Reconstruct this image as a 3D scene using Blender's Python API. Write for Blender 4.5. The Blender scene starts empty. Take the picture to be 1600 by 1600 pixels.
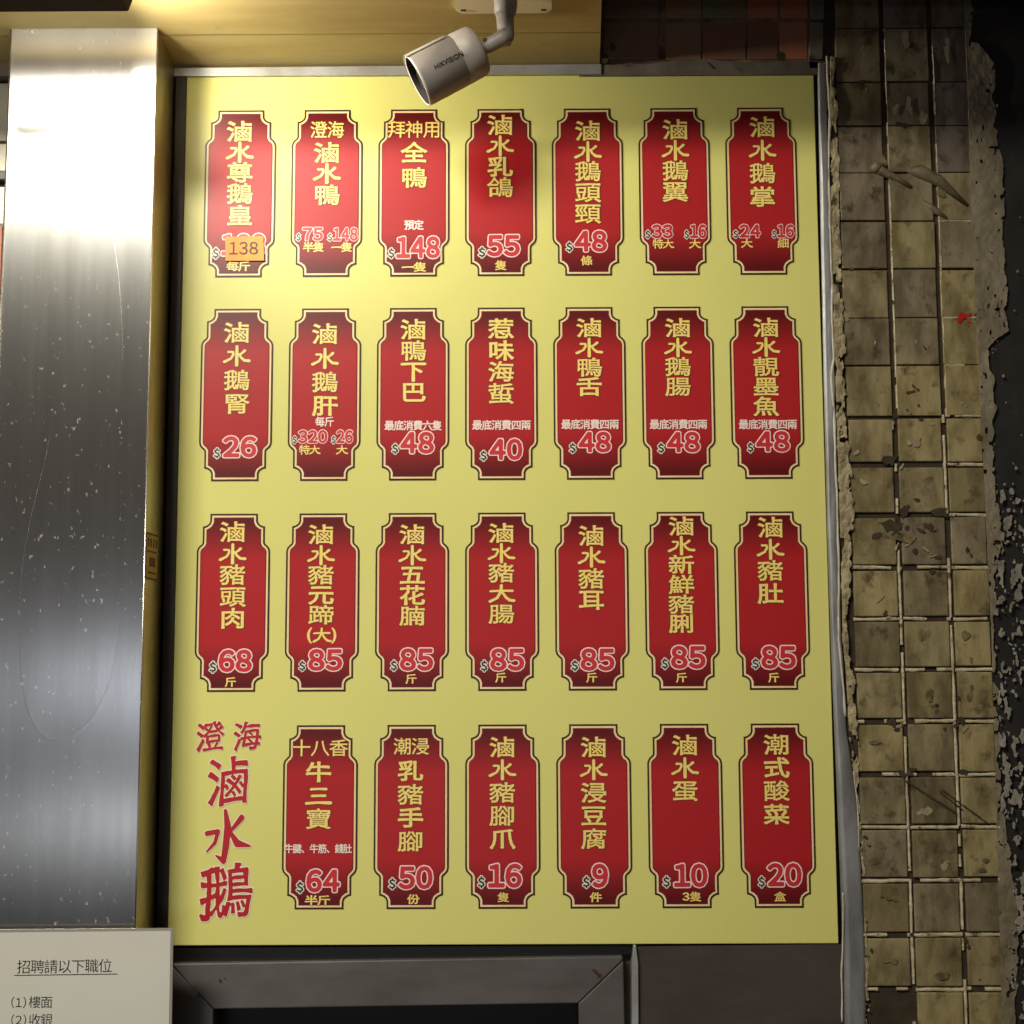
import bpy, bmesh, math, random
import numpy as np
from mathutils import Vector, Matrix
random.seed(7)
S = bpy.context.scene
COL = S.collection
R = math.radians

# ------------------------------------------------------------------ camera
EYE = Vector((0.0, -2.1, 1.6))
PITCH, YAW, ROLL, FPX = 0.10542, 0.00363, 0.00395, 2100.0
_Ry = Matrix.Rotation(YAW, 3, 'Z')
_Rp = Matrix.Rotation(PITCH, 3, 'X')
_Rr = Matrix(((math.cos(ROLL), 0, math.sin(ROLL)), (0, 1, 0), (-math.sin(ROLL), 0, math.cos(ROLL))))
RC = _Ry @ _Rp @ _Rr                      # columns: right, forward, up
cam = bpy.data.cameras.new('camera')
cam.sensor_width = 36.0
cam.lens = 36.0 * FPX / 1600.0
cam.clip_start, cam.clip_end = 0.01, 200
camo = bpy.data.objects.new('camera', cam)
COL.objects.link(camo)
m3 = Matrix((RC.col[0], RC.col[2], -RC.col[1])).transposed()
camo.matrix_world = Matrix.Translation(EYE) @ m3.to_4x4()
S.camera = camo

# ------------------------------------------------------------------ night light
W = bpy.data.worlds.new("World")
S.world = W
W.use_nodes = True
W.node_tree.nodes['Background'].inputs[0].default_value = (1.0, 0.84, 0.68, 1)
W.node_tree.nodes['Background'].inputs[1].default_value = 0.06
S.view_settings.view_transform = 'Standard'
S.view_settings.look = 'None'
S.view_settings.exposure = 0.0
S.view_settings.gamma = 1.0


def area(name, loc, target, sx, sy, power, col):
    l = bpy.data.lights.new(name, 'AREA')
    l.shape = 'RECTANGLE'
    l.size, l.size_y = sx, sy
    l.energy = power
    l.color = col
    o = bpy.data.objects.new(name, l)
    COL.objects.link(o)
    o.location = loc
    o.rotation_euler = (Vector(target) - Vector(loc)).to_track_quat('-Z', 'Y').to_euler()
    return o


# lamp over the street in front of the stall; the soffit and an added beam shade the top of the board
sl = area('street_lamp_light', (-1.35, -2.5, 3.45), (-0.55, 0.0, 1.55), 1.2, 0.32, 23.5, (1.0, 0.97, 0.82))
sl.data.spread = R(85)
# lit shop windows on the other side of the lane
area('lane_window_light', (-1.0, -7.5, 1.38), (-0.4, 0.0, 1.4), 3.4, 0.24, 14, (0.80, 0.88, 1.0))
area('lane_counter_light', (-0.8, -4.2, 0.87), (-0.5, 0.0, 1.2), 2.4, 0.02, 3.6, (0.9, 0.95, 1.0))


# ------------------------------------------------------------------ helpers
def unp(px, py, Y=0.0):
    """point of the plane y = Y seen at photo pixel (px, py)"""
    d = RC @ Vector(((px - 800) / FPX, 1.0, (800 - py) / FPX))
    t = (Y - EYE.y) / d.y
    return EYE + d * t


SOF_Z = unp(600, 104, 0.0).z              # soffit height at the wall, rise towards the street
SOF_T = (unp(200, 43.5, -0.105).z - SOF_Z) / 0.105



def unp_soffit(px, py):
    d = RC @ Vector(((px - 800) / FPX, 1.0, (800 - py) / FPX))
    # z = SOF_Z - SOF_T * y
    t = (SOF_Z - SOF_T * EYE.y - EYE.z) / (d.z + SOF_T * d.y)
    return EYE + d * t


def link(name, me, mats, parent=None):
    o = bpy.data.objects.new(name, me)
    COL.objects.link(o)
    if not isinstance(mats, (list, tuple)):
        mats = [mats]
    if not me.materials:
        for m in mats:
            me.materials.append(m)
    if parent is not None:
        o.parent = parent
        p = parent
        base = Vector((0, 0, 0))
        while p is not None:
            base += p.location
            p = p.parent
        o.location = -base
    return o


def obj(name, bm, mats, parent=None, smooth=False):
    me = bpy.data.meshes.new(name)
    bmesh.ops.recalc_face_normals(bm, faces=bm.faces) if smooth != 'keep' else None
    bm.to_mesh(me)
    bm.free()
    if smooth is True:
        for p in me.polygons:
            p.use_smooth = True
    return link(name, me, mats, parent)


def flat_obj(name, bm, mats, parent):
    return obj(name, bm, mats, parent, smooth='keep')


def thing(name, label, cat, loc=(0, 0, 0), group=None):
    o = bpy.data.objects.new(name, None)
    o.empty_display_size = 0.05
    COL.objects.link(o)
    o.location = loc
    return tag(o, label, cat, group)


def tag(o, label, cat, group=None):
    o['label'] = label
    o['category'] = cat
    if group:
        o['group'] = group
    return o


def box(bm, x0, x1, y0, y1, z0, z1, bev=0.0, seg=2):
    r = bmesh.ops.create_cube(bm, size=1.0)
    vs = r['verts']
    for v in vs:
        v.co = Vector(((x0 + x1) / 2 + v.co.x * (x1 - x0), (y0 + y1) / 2 + v.co.y * (y1 - y0), (z0 + z1) / 2 + v.co.z * (z1 - z0)))
    if bev > 0:
        es = list({e for v in vs for e in v.link_edges})
        bmesh.ops.bevel(bm, geom=es, offset=bev, segments=seg, profile=0.6, affect='EDGES')
    return vs


def prism(bm, pts, y0, y1, bev=0.0):
    """polygon of (x, z) points, front at y0 (towards the street), back at y1"""
    a = [bm.verts.new((x, y0, z)) for x, z in pts]
    b = [bm.verts.new((x, y1, z)) for x, z in pts]
    n = len(pts)
    fs = [bm.faces.new(a), bm.faces.new(list(reversed(b)))]
    for i in range(n):
        fs.append(bm.faces.new((a[i], b[i], b[(i + 1) % n], a[(i + 1) % n])))
    if bev > 0:
        es = list({e for v in a for e in v.link_edges})
        bmesh.ops.bevel(bm, geom=es, offset=bev, segments=2, profile=0.6, affect='EDGES')


def pxprism(bm, pxs, Y0, Y1, bev=0.0):
    prism(bm, [(unp(x, y, Y0).x, unp(x, y, Y0).z) for x, y in pxs], Y0, Y1, bev)


def tube(bm, pts, rads, n=16, cap=True):
    rings = []
    P = [Vector(p) for p in pts]
    up0 = Vector((0, 1, 0.01))
    for i, p in enumerate(P):
        d = (P[min(i + 1, len(P) - 1)] - P[max(i - 1, 0)]).normalized()
        u = d.cross(up0)
        if u.length < 1e-4:
            u = d.cross(Vector((1, 0, 0)))
        u.normalize()
        v = d.cross(u).normalized()
        rings.append([bm.verts.new(p + (u * math.cos(2 * math.pi * k / n) + v * math.sin(2 * math.pi * k / n)) * rads[i]) for k in range(n)])
    for a, b in zip(rings, rings[1:]):
        for k in range(n):
            bm.faces.new((a[k], a[(k + 1) % n], b[(k + 1) % n], b[k]))
    if cap:
        bm.faces.new(list(reversed(rings[0])))
        bm.faces.new(rings[-1])
    return rings


# ---- numpy noise
def _hash(i, j, s):
    h = (i * 374761393 + j * 668265263 + s * 1442695041) & 0xffffffff
    h = ((h ^ (h >> 13)) * 1274126177) & 0xffffffff
    return ((h ^ (h >> 16)) & 0xffff) / 65535.0


def vnoise(x, y, s=0):
    x = np.asarray(x, float)
    y = np.asarray(y, float)
    i = np.floor(x).astype(np.int64)
    j = np.floor(y).astype(np.int64)
    u, v = x - i, y - j
    u = u * u * (3 - 2 * u)
    v = v * v * (3 - 2 * v)
    a, b, c, d = _hash(i, j, s), _hash(i + 1, j, s), _hash(i, j + 1, s), _hash(i + 1, j + 1, s)
    return (a * (1 - u) + b * u) * (1 - v) + (c * (1 - u) + d * u) * v


def fbm(x, y, s=0, o=4):
    t, a, n = 0.0, 0.5, 0.0
    for k in range(o):
        t = t + a * vnoise(x * 2 ** k, y * 2 ** k, s + k)
        n += a
        a *= 0.5
    return t / n


def msq(F, xs, zs, merge=True):
    """marching squares: polygons covering F < 0 on the grid xs (columns), zs (rows)"""
    out = []
    ins = F < 0
    for r in range(len(zs) - 1):
        c = 0
        while c < len(xs) - 1:
            q = (ins[r, c], ins[r, c + 1], ins[r + 1, c + 1], ins[r + 1, c])
            if not any(q):
                c += 1
                continue
            if all(q):
                e = c + 1
                if merge:
                    while e < len(xs) - 1 and ins[r, e + 1] and ins[r + 1, e + 1]:
                        e += 1
                out.append([(xs[c], zs[r]), (xs[e], zs[r]), (xs[e], zs[r + 1]), (xs[c], zs[r + 1])])
                c = e
                continue
            P = [(xs[c], zs[r]), (xs[c + 1], zs[r]), (xs[c + 1], zs[r + 1]), (xs[c], zs[r + 1])]
            V = [F[r, c], F[r, c + 1], F[r + 1, c + 1], F[r + 1, c]]
            poly = []
            for k in range(4):
                k2 = (k + 1) % 4
                if V[k] < 0:
                    poly.append(P[k])
                if (V[k] < 0) != (V[k2] < 0):
                    t = V[k] / (V[k] - V[k2])
                    poly.append((P[k][0] + (P[k2][0] - P[k][0]) * t, P[k][1] + (P[k2][1] - P[k][1]) * t))
            if len(poly) > 2:
                out.append(poly)
            c += 1
    return out


def add_polys(bm, polys, y, fx=None, mi=0):
    for p in polys:
        pts = [fx(a, b) for a, b in p] if fx else p
        try:
            f = bm.faces.new([bm.verts.new((a, y, b)) for a, b in pts])
            f.material_index = mi
        except ValueError:
            pass


# ------------------------------------------------------------------ materials
def mat(name, col, rough=0.5, metal=0.0, spec=0.5, col2=None, nscale=6.0, namt=1.0, stretch=(1, 1, 1), lo=0.35, hi=0.65,
        bump=0.0, bscale=60.0, bstretch=None, detail=6.0, rvar=0.0, col3=None, n3scale=25.0, lo3=0.6, hi3=0.68, aniso=0.0, tint=False, coat=0.0, fleck=False):
    m = bpy.data.materials.new(name)
    m.use_nodes = True
    nt = m.node_tree
    N, L = nt.nodes, nt.links
    b = N['Principled BSDF']
    b.inputs['Base Color'].default_value = (*col, 1)
    b.inputs['Roughness'].default_value = rough
    b.inputs['Metallic'].default_value = metal
    b.inputs['Specular IOR Level'].default_value = spec
    b.inputs['Coat Weight'].default_value = coat
    tc = N.new('ShaderNodeTexCoord')

    def noise(scale, st, det=detail):
        mp = N.new('ShaderNodeMapping')
        mp.inputs['Scale'].default_value = st
        L.new(tc.outputs['Object'], mp.inputs['Vector'])
        n = N.new('ShaderNodeTexNoise')
        n.inputs['Scale'].default_value = scale
        n.inputs['Detail'].default_value = det
        n.inputs['Roughness'].default_value = 0.62
        L.new(mp.outputs[0], n.inputs['Vector'])
        return n.outputs['Fac']

    def ramp(f, a, c, v0=0.0, v1=1.0):
        r = N.new('ShaderNodeMapRange')
        r.inputs[1].default_value, r.inputs[2].default_value = a, c
        r.inputs[3].default_value, r.inputs[4].default_value = v0, v1
        L.new(f, r.inputs[0])
        return r.outputs[0]

    def mix(f, ca, cb):
        x = N.new('ShaderNodeMix')
        x.data_type = 'RGBA'
        for s, v in ((0, f), (6, ca), (7, cb)):
            if hasattr(v, 'default_value'):
                L.new(v, x.inputs[s])
            else:
                x.inputs[s].default_value = v if s == 0 else (*v, 1)
        return x.outputs[2]
    cur = None
    if col2 is not None:
        f = ramp(noise(nscale, stretch), lo, hi, 0, namt)
        cur = mix(f, col, col2)
        if rvar:
            L.new(ramp(noise(nscale * 1.7, stretch), 0.3, 0.7, rough - rvar, rough + rvar), b.inputs['Roughness'])
    if col3 is not None:
        f = ramp(noise(n3scale, (1, 1, 1)), lo3, hi3)
        cur = mix(f, cur if cur is not None else col, col3)
    if tint:
        at = N.new('ShaderNodeAttribute')
        at.attribute_name = 'tint'
        x = N.new('ShaderNodeMix')
        x.data_type = 'RGBA'
        x.blend_type = 'MULTIPLY'
        x.inputs[0].default_value = 1.0
        if cur is not None:
            L.new(cur, x.inputs[6])
        else:
            x.inputs[6].default_value = (*col, 1)
        L.new(at.outputs['Color'], x.inputs[7])
        cur = x.outputs[2]
    if cur is not None:
        L.new(cur, b.inputs['Base Color'])
    if fleck:
        f = ramp(noise(105.0, (1.0, 1, 0.7), 2.0), 0.65, 0.72, 0, 0.42)
        g = ramp(noise(3.0, (1, 1, 0.5), 1.0), 0.25, 0.50, 0.2, 1.0)
        mm = N.new('ShaderNodeMath')
        mm.operation = 'MULTIPLY'
        L.new(f, mm.inputs[0])
        L.new(g, mm.inputs[1])
        inv = N.new('ShaderNodeMath')
        inv.operation = 'SUBTRACT'
        inv.inputs[0].default_value = 1.0
        L.new(mm.outputs[0], inv.inputs[1])
        L.new(inv.outputs[0], b.inputs['Metallic'])
    if bump:
        bn = N.new('ShaderNodeBump')
        bn.inputs['Strength'].default_value = bump
        bn.inputs['Distance'].default_value = 0.002
        L.new(noise(bscale, bstretch or stretch), bn.inputs['Height'])
        L.new(bn.outputs[0], b.inputs['Normal'])
    if aniso:
        b.inputs['Anisotropic'].default_value = aniso
        tg = N.new('ShaderNodeTangent')
        tg.direction_type = 'RADIAL'
        tg.axis = 'Z'
        L.new(tg.outputs[0], b.inputs['Tangent'])
    return m


M = {}
M['board'] = mat('yellow_board_print', (0.76, 0.705, 0.225), 0.34, spec=0.3, col2=(0.72, 0.665, 0.205), nscale=2.5, namt=0.8, bump=0.14, bscale=5, detail=3,
                 col3=(0.52, 0.44, 0.13), n3scale=46, lo3=0.71, hi3=0.78)
M['board_edge'] = mat('board_edge', (0.62, 0.55, 0.22), 0.5)
M['line'] = mat('plaque_dark_line', (0.055, 0.022, 0.008), 0.34, spec=0.3)
M['gold'] = mat('plaque_gold_line', (0.86, 0.58, 0.23), 0.34, col2=(0.92, 0.76, 0.48), nscale=14, stretch=(1, 1, 0.5))
M['dred'] = mat('plaque_deep_red', (0.20, 0.012, 0.012), 0.34, spec=0.3)
M['gtext'] = mat('gold_lettering', (0.95, 0.70, 0.15), 0.36, col2=(0.97, 0.72, 0.24), nscale=60)
M['gback'] = mat('lettering_outline_print', (0.16, 0.035, 0.008), 0.36)  # dark brown printed outline behind the gold lettering
M['white'] = mat('pale_outline_print', (0.95, 0.70, 0.66), 0.36)
M['wtext'] = mat('pink_white_print', (0.93, 0.72, 0.66), 0.36)
M['pred'] = mat('price_red_print', (0.60, 0.024, 0.034), 0.36)
M['ink'] = mat('black_print', (0.014, 0.012, 0.011), 0.4)
M['dollar'] = mat('dollar_outline_print', (0.78, 0.72, 0.62), 0.36)
M['brush'] = mat('brush_red_print', (0.47, 0.012, 0.018), 0.36)
M['halo'] = mat('brush_white_outline', (0.88, 0.74, 0.60), 0.36)
M['orange'] = mat('orange_sticker_paper', (0.90, 0.29, 0.03), 0.5, col2=(0.92, 0.44, 0.06), nscale=14, stretch=(1, 1, 0.2))
M['stk_red'] = mat('sticker_red_print', (0.09, 0.012, 0.01), 0.5)
M['steel'] = mat('brushed_steel', (0.66, 0.64, 0.62), 0.26, metal=1.0, col2=(0.60, 0.58, 0.56), nscale=26, stretch=(1, 1, 0.05), rvar=0.012,
                 col3=(0.50, 0.48, 0.45), n3scale=150, lo3=0.66, hi3=0.70, bump=0.05, bscale=60, bstretch=(1, 1, 0.04), aniso=0.85, fleck=True)
M['steel_side'] = mat('worn_steel_board_tint', (0.60, 0.55, 0.45), 0.33, metal=1.0, col2=(0.46, 0.36, 0.22), nscale=6, stretch=(2, 2, 0.4), bump=0.05, bscale=30)  # gold tint puts the yellow board's reflection into the colour
M['alu'] = mat('aluminium_trim', (0.55, 0.54, 0.53), 0.5, metal=0.6, col2=(0.36, 0.33, 0.30), nscale=9, stretch=(1, 1, 1), bump=0.15, bscale=25, rvar=0.08)
M['trim'] = mat('grey_metal_trim', (0.42, 0.41, 0.42), 0.5, metal=0.7, col2=(0.26, 0.24, 0.23), nscale=8, stretch=(3, 1, 0.7), bump=0.6, bscale=14, bstretch=(1.2, 1, 0.5), rvar=0.1)
M['caulk'] = mat('old_white_caulk', (0.66, 0.62, 0.55), 0.6, col2=(0.42, 0.36, 0.26), nscale=30, bump=0.4, bscale=90)
M['soffit'] = mat('painted_wood_soffit', (0.44, 0.34, 0.14), 0.48, col2=(0.36, 0.265, 0.10), nscale=7, stretch=(0.35, 3, 3), bump=0.12, bscale=24, bstretch=(0.3, 4, 4),
                  col3=(0.30, 0.23, 0.11), n3scale=22, lo3=0.63, hi3=0.75)
M['darkstrip'] = mat('gap_shade_brown', (0.035, 0.024, 0.012), 0.5, col2=(0.02, 0.014, 0.008), nscale=12)  # near-black brown stands in for shade in the pillar gap
M['lampcase'] = mat('matt_lamp_case', (0.055, 0.042, 0.028), 0.8, spec=0.2, col2=(0.045, 0.034, 0.022), nscale=8)
M['glow'] = mat('lit_lamp_glass', (0.8, 0.8, 0.75), 0.3)
M['glow'].node_tree.nodes['Principled BSDF'].inputs['Emission Color'].default_value = (1.0, 0.96, 0.82, 1)
M['glow'].node_tree.nodes['Principled BSDF'].inputs['Emission Strength'].default_value = 9.5
M['dkbrown'] = mat('dark_brown_metal', (0.10, 0.075, 0.05), 0.4, col2=(0.07, 0.05, 0.035), nscale=8)
M['wall'] = mat('dark_grimy_wall', (0.075, 0.055, 0.04), 0.75, col2=(0.04, 0.03, 0.022), nscale=9, bump=0.5, bscale=40)
M['redtile'] = mat('dark_red_tile', (0.46, 0.15, 0.07), 0.4, col2=(0.33, 0.18, 0.11), nscale=7, stretch=(1, 1, 1), bump=0.15, bscale=35, tint=True)
M['redgrout'] = mat('dirty_red_grout', (0.28, 0.17, 0.10), 0.8, col2=(0.07, 0.035, 0.02), nscale=20, bump=0.4, bscale=80)
M['ledge'] = mat('grey_plaster_ledge', (0.20, 0.165, 0.12), 0.75, col2=(0.11, 0.08, 0.055), nscale=16, bump=0.5, bscale=60)
M['tile'] = mat('olive_stained_tile', (0.37, 0.29, 0.14), 0.33, col2=(0.19, 0.14, 0.06), nscale=16, stretch=(1.4, 1, 0.6), lo=0.40, hi=0.60, bump=0.6, bscale=45, rvar=0.1,
                col3=(0.10, 0.07, 0.035), n3scale=34, lo3=0.55, hi3=0.70, tint=True)
M['stub'] = mat('painted_over_metal', (0.20, 0.155, 0.085), 0.55, col2=(0.09, 0.065, 0.035), nscale=50, bump=0.3, bscale=80)
M['mortar'] = mat('black_brown_mortar', (0.055, 0.036, 0.016), 0.85, col2=(0.028, 0.018, 0.01), nscale=30, bump=0.6, bscale=90)
M['grout'] = mat('pale_old_grout', (0.66, 0.57, 0.40), 0.7, col2=(0.40, 0.31, 0.17), nscale=34, bump=0.6, bscale=120, col3=(0.08, 0.05, 0.025), n3scale=60, lo3=0.56, hi3=0.68)
M['plaster'] = mat('peeling_paint', (0.27, 0.22, 0.15), 0.75, col2=(0.15, 0.115, 0.07), nscale=20, stretch=(1, 1, 0.6), bump=0.7, bscale=70, col3=(0.07, 0.05, 0.035), n3scale=60, lo3=0.66, hi3=0.72)
M['flake'] = mat('pale_paint_flake', (0.34, 0.30, 0.25), 0.75, col2=(0.19, 0.16, 0.125), nscale=40, bump=0.6, bscale=90)
M['scrape'] = mat('scraped_glaze', (0.38, 0.32, 0.21), 0.6, col2=(0.27, 0.21, 0.12), nscale=60, bump=0.4, bscale=90)
M['crumb'] = mat('crumbled_yellow_filler', (0.46, 0.38, 0.22), 0.8, col2=(0.22, 0.165, 0.09), nscale=36, bump=0.9, bscale=90, col3=(0.07, 0.045, 0.02), n3scale=44, lo3=0.60, hi3=0.67)
M['black'] = mat('black_painted_wall', (0.012, 0.010, 0.009), 0.7, col2=(0.02, 0.015, 0.012), nscale=14, bump=0.5, bscale=50, col3=(0.06, 0.045, 0.035), n3scale=34, lo3=0.70, hi3=0.74)
M['stain'] = mat('black_grime_and_holes', (0.03, 0.02, 0.009), 0.8, col2=(0.06, 0.04, 0.018), nscale=60, bump=0.4, bscale=120)  # grime, and holes whose inner shade is put into the flat dark
M['smear'] = mat('brown_smear', (0.21, 0.16, 0.07), 0.5, col2=(0.10, 0.07, 0.03), nscale=90, lo=0.4, hi=0.6, bump=0.4, bscale=90)
M['redpaint'] = mat('red_paint_splash', (0.42, 0.012, 0.008), 0.45)
M['doorgrey'] = mat('grimy_painted_steel', (0.165, 0.145, 0.145), 0.42, metal=0.3, col2=(0.105, 0.088, 0.082), nscale=6, stretch=(0.6, 1, 1.6), bump=0.2, bscale=14, rvar=0.1)
M['rust'] = mat('rust', (0.09, 0.03, 0.008), 0.85, col2=(0.045, 0.018, 0.008), nscale=60, bump=0.8, bscale=110)
M['void'] = mat('unlit_interior', (0.006, 0.004, 0.003), 0.35)  # near-black holds the shade of the doorway and the gap above it
M['brownpanel'] = mat('brown_gloss_panel', (0.088, 0.068, 0.060), 0.25, spec=0.6, col2=(0.060, 0.044, 0.037), nscale=3, stretch=(1, 1, 2.5), bump=0.5, bscale=5, rvar=0.07)
M['paper'] = mat('notice_paper', (0.66, 0.63, 0.57), 0.5, col2=(0.62, 0.58, 0.52), nscale=5, bump=0.5, bscale=7, detail=2, coat=0.6)
M['film'] = mat('laminate_film', (0.30, 0.28, 0.25), 0.22, coat=0.4)
M['plastic'] = mat('camera_white_plastic', (0.33, 0.285, 0.25), 0.5, col2=(0.27, 0.23, 0.20), nscale=18)
M['plate'] = mat('cream_plastic', (0.74, 0.68, 0.50), 0.4)
M['rim'] = mat('camera_rim', (0.66, 0.63, 0.56), 0.32)
M['glassdark'] = mat('camera_front_glass', (0.012, 0.009, 0.008), 0.08)
M['lens'] = mat('camera_lens', (0.02, 0.015, 0.02), 0.05, coat=1.0)
M['seam'] = mat('dark_gap', (0.03, 0.022, 0.016), 0.7)
M['greypanel'] = mat('grey_metal_panel', (0.40, 0.37, 0.31), 0.4, metal=0.5, col2=(0.28, 0.25, 0.2), nscale=8)
M['poster'] = mat('orange_poster', (0.60, 0.22, 0.10), 0.5, col2=(0.45, 0.12, 0.06), nscale=14)
M['concrete'] = mat('pavement_concrete', (0.16, 0.15, 0.14), 0.85, col2=(0.11, 0.10, 0.09), nscale=4, bump=0.4, bscale=60)
M['label'] = mat('yellowed_label', (0.52, 0.42, 0.15), 0.5)
M['label_ink'] = mat('label_ink', (0.07, 0.04, 0.01), 0.5)
M['shade_beam'] = mat('added_shade_beam', (0.30, 0.06, 0.04), 0.5)

# red plaque fill: the print is a touch greyer towards both ends
m = mat('plaque_red', (0.13, 0.0035, 0.006), 0.34, spec=0.3)
nt = m.node_tree
N, L = nt.nodes, nt.links
tc = N.new('ShaderNodeTexCoord')
sp = N.new('ShaderNodeSeparateXYZ')
L.new(tc.outputs['Object'], sp.inputs[0])
ab = N.new('ShaderNodeMath')
ab.operation = 'ABSOLUTE'
L.new(sp.outputs[2], ab.inputs[0])
mr = N.new('ShaderNodeMapRange')
mr.inputs[1].default_value, mr.inputs[2].default_value = 0.065, 0.125
L.new(ab.outputs[0], mr.inputs[0])
mx = N.new('ShaderNodeMix')
mx.data_type = 'RGBA'
mx.inputs[6].default_value = (0.44, 0.016, 0.020, 1)
mx.inputs[7].default_value = (0.118, 0.006, 0.007, 1)
L.new(mr.outputs[0], mx.inputs[0])
L.new(mx.outputs[2], N['Principled BSDF'].inputs['Base Color'])
M['red'] = m

# ------------------------------------------------------------------ lettering engine (distance fields of the glyphs)
GN = 66
_seg = {}
WIDE = {c: chr(ord(c) + 0xFEE0) for c in '0123456789$()'}


def segs(s):
    """outline segments of a string set in Blender's own font"""
    if s in _seg:
        return _seg[s]
    if len(s) > 1 or s in '0123456789$':
        parts = [segs(WIDE[c]) if c in WIDE else None for c in s]
        if None not in parts:
            x, oa, ob = 0.0, [], []
            for c, (A, B) in zip(s, parts):
                lo = min(A[:, 0].min(), B[:, 0].min())
                hi = max(A[:, 0].max(), B[:, 0].max())
                sh = np.array((x - lo, 0.0))
                oa.append(A + sh)
                ob.append(B + sh)
                x += hi - lo + (0.115 if c != '1' else 0.10)
            _seg[s] = (np.concatenate(oa), np.concatenate(ob))
            return _seg[s]
    cu = bpy.data.curves.new('t', 'FONT')
    cu.body = s
    cu.size = 1.0
    cu.fill_mode = 'NONE'
    cu.resolution_u = 3
    o = bpy.data.objects.new('t', cu)
    COL.objects.link(o)
    dg = bpy.context.evaluated_depsgraph_get()
    me = bpy.data.meshes.new_from_object(o.evaluated_get(dg))
    co = np.array([v.co[:2] for v in me.vertices])
    ed = np.array([e.vertices[:] for e in me.edges])
    A, B = co[ed[:, 0]], co[ed[:, 1]]
    bpy.data.objects.remove(o)
    bpy.data.curves.remove(cu)
    bpy.data.meshes.remove(me)
    _seg[s] = (A, B)
    return A, B


_ref = segs('國')
_rc = (np.minimum(_ref[0].min(0), _ref[1].min(0)) + np.maximum(_ref[0].max(0), _ref[1].max(0))) / 2
_rs = (np.maximum(_ref[0].max(0), _ref[1].max(0)) - np.minimum(_ref[0].min(0), _ref[1].min(0))).max() * 1.06


def sdf(A, B, X, Z):
    P = np.stack([X.ravel(), Z.ravel()], 1)
    d2 = np.full(len(P), 1e9)
    par = np.zeros(len(P), int)
    for i in range(0, len(A), 64):
        a, b = A[i:i + 64], B[i:i + 64]
        ab = b - a
        ll = (ab ** 2).sum(1) + 1e-12
        ap = P[:, None, :] - a[None]
        t = np.clip((ap * ab[None]).sum(2) / ll, 0, 1)
        q = ap - t[..., None] * ab[None]
        d2 = np.minimum(d2, (q ** 2).sum(2).min(1))
        cond = (a[None, :, 1] > P[:, None, 1]) != (b[None, :, 1] > P[:, None, 1])
        xi = a[None, :, 0] + (P[:, None, 1] - a[None, :, 1]) * ab[None, :, 0] / np.where(np.abs(ab[None, :, 1]) < 1e-12, 1e-12, ab[None, :, 1])
        par += (cond & (P[:, None, 0] < xi)).sum(1)
    d = np.sqrt(d2)
    return np.where(par % 2 == 1, -d, d).reshape(X.shape)


def blur(m, n):
    for _ in range(3):
        k = np.ones(n) / n
        m = np.apply_along_axis(lambda r: np.convolve(r, k, 'same'), 0, m)
        m = np.apply_along_axis(lambda r: np.convolve(r, k, 'same'), 1, m)
    return m


# a few often repeated characters drawn as brush strokes: (x, z, radius) chains in a -0.5..0.5 box
STROKES = {
    '水': [[(0.0, 0.50, .050), (0.0, 0.2, .055), (0.0, -0.46, .062)],
          [(-0.34, 0.22, .050), (-0.16, 0.22, .040), (-0.14, 0.10, .042), (-0.24, -0.12, .045), (-0.50, -0.28, .062)],
          [(0.32, 0.28, .058), (0.22, 0.16, .045), (0.10, 0.08, .040)],
          [(0.10, 0.10, .040), (0.18, -0.08, .045), (0.32, -0.22, .060), (0.50, -0.24, .066)]],
    '大': [[(-0.44, 0.14, .050), (0.0, 0.17, .050), (0.44, 0.16, .060)],
          [(0.0, 0.46, .055), (-0.02, 0.12, .055), (-0.18, -0.22, .055), (-0.46, -0.40, .065)],
          [(0.02, 0.12, .045), (0.18, -0.18, .055), (0.34, -0.34, .065), (0.50, -0.36, .070)]],
    '一': [[(-0.44, -0.02, .066), (0.0, 0.02, .055), (0.46, 0.0, .075)]],
    '三': [[(-0.30, 0.36, .058), (0.0, 0.38, .05), (0.30, 0.37, .062)], [(-0.26, 0.02, .055), (0.26, 0.03, .060)],
          [(-0.48, -0.36, .066), (0.0, -0.32, .055), (0.48, -0.34, .080)]],
    '下': [[(-0.46, 0.38, .060), (0.0, 0.40, .052), (0.46, 0.39, .066)], [(0.0, 0.38, .055), (0.0, -0.46, .066)],
          [(0.06, 0.16, .045), (0.30, 0.0, .066)]],
}


BRUSH_WATER = [[(-.075, .49, .04), (-.02, .2, .075), (-.05, -.16, .075), (-.10, -.46, .06), (-.27, -.36, .018)],
               [(-.48, .06, .05), (-.23, .10, .045), (-.3, -.12, .04), (-.48, -.29, .018)],
               [(.29, .36, .062), (.12, .18, .04), (.03, .08, .025)],
               [(.03, .10, .035), (.2, -.13, .075), (.48, -.18, .022)]]


def stroke_sdf(chains, X, Z):
    d = np.full(X.shape, 1e9)
    for ch in chains:
        pts = np.array(ch)
        n = 24
        for a, b in zip(pts, pts[1:]):
            for t in np.linspace(0, 1, n):
                p = a + (b - a) * t
                d = np.minimum(d, np.hypot(X - p[0], Z - p[1]) - p[2])
    return d


_gs = np.linspace(-0.62, 0.62, GN)
_GX, _GZ = np.meshgrid(_gs, _gs)
_fld = {}


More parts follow.
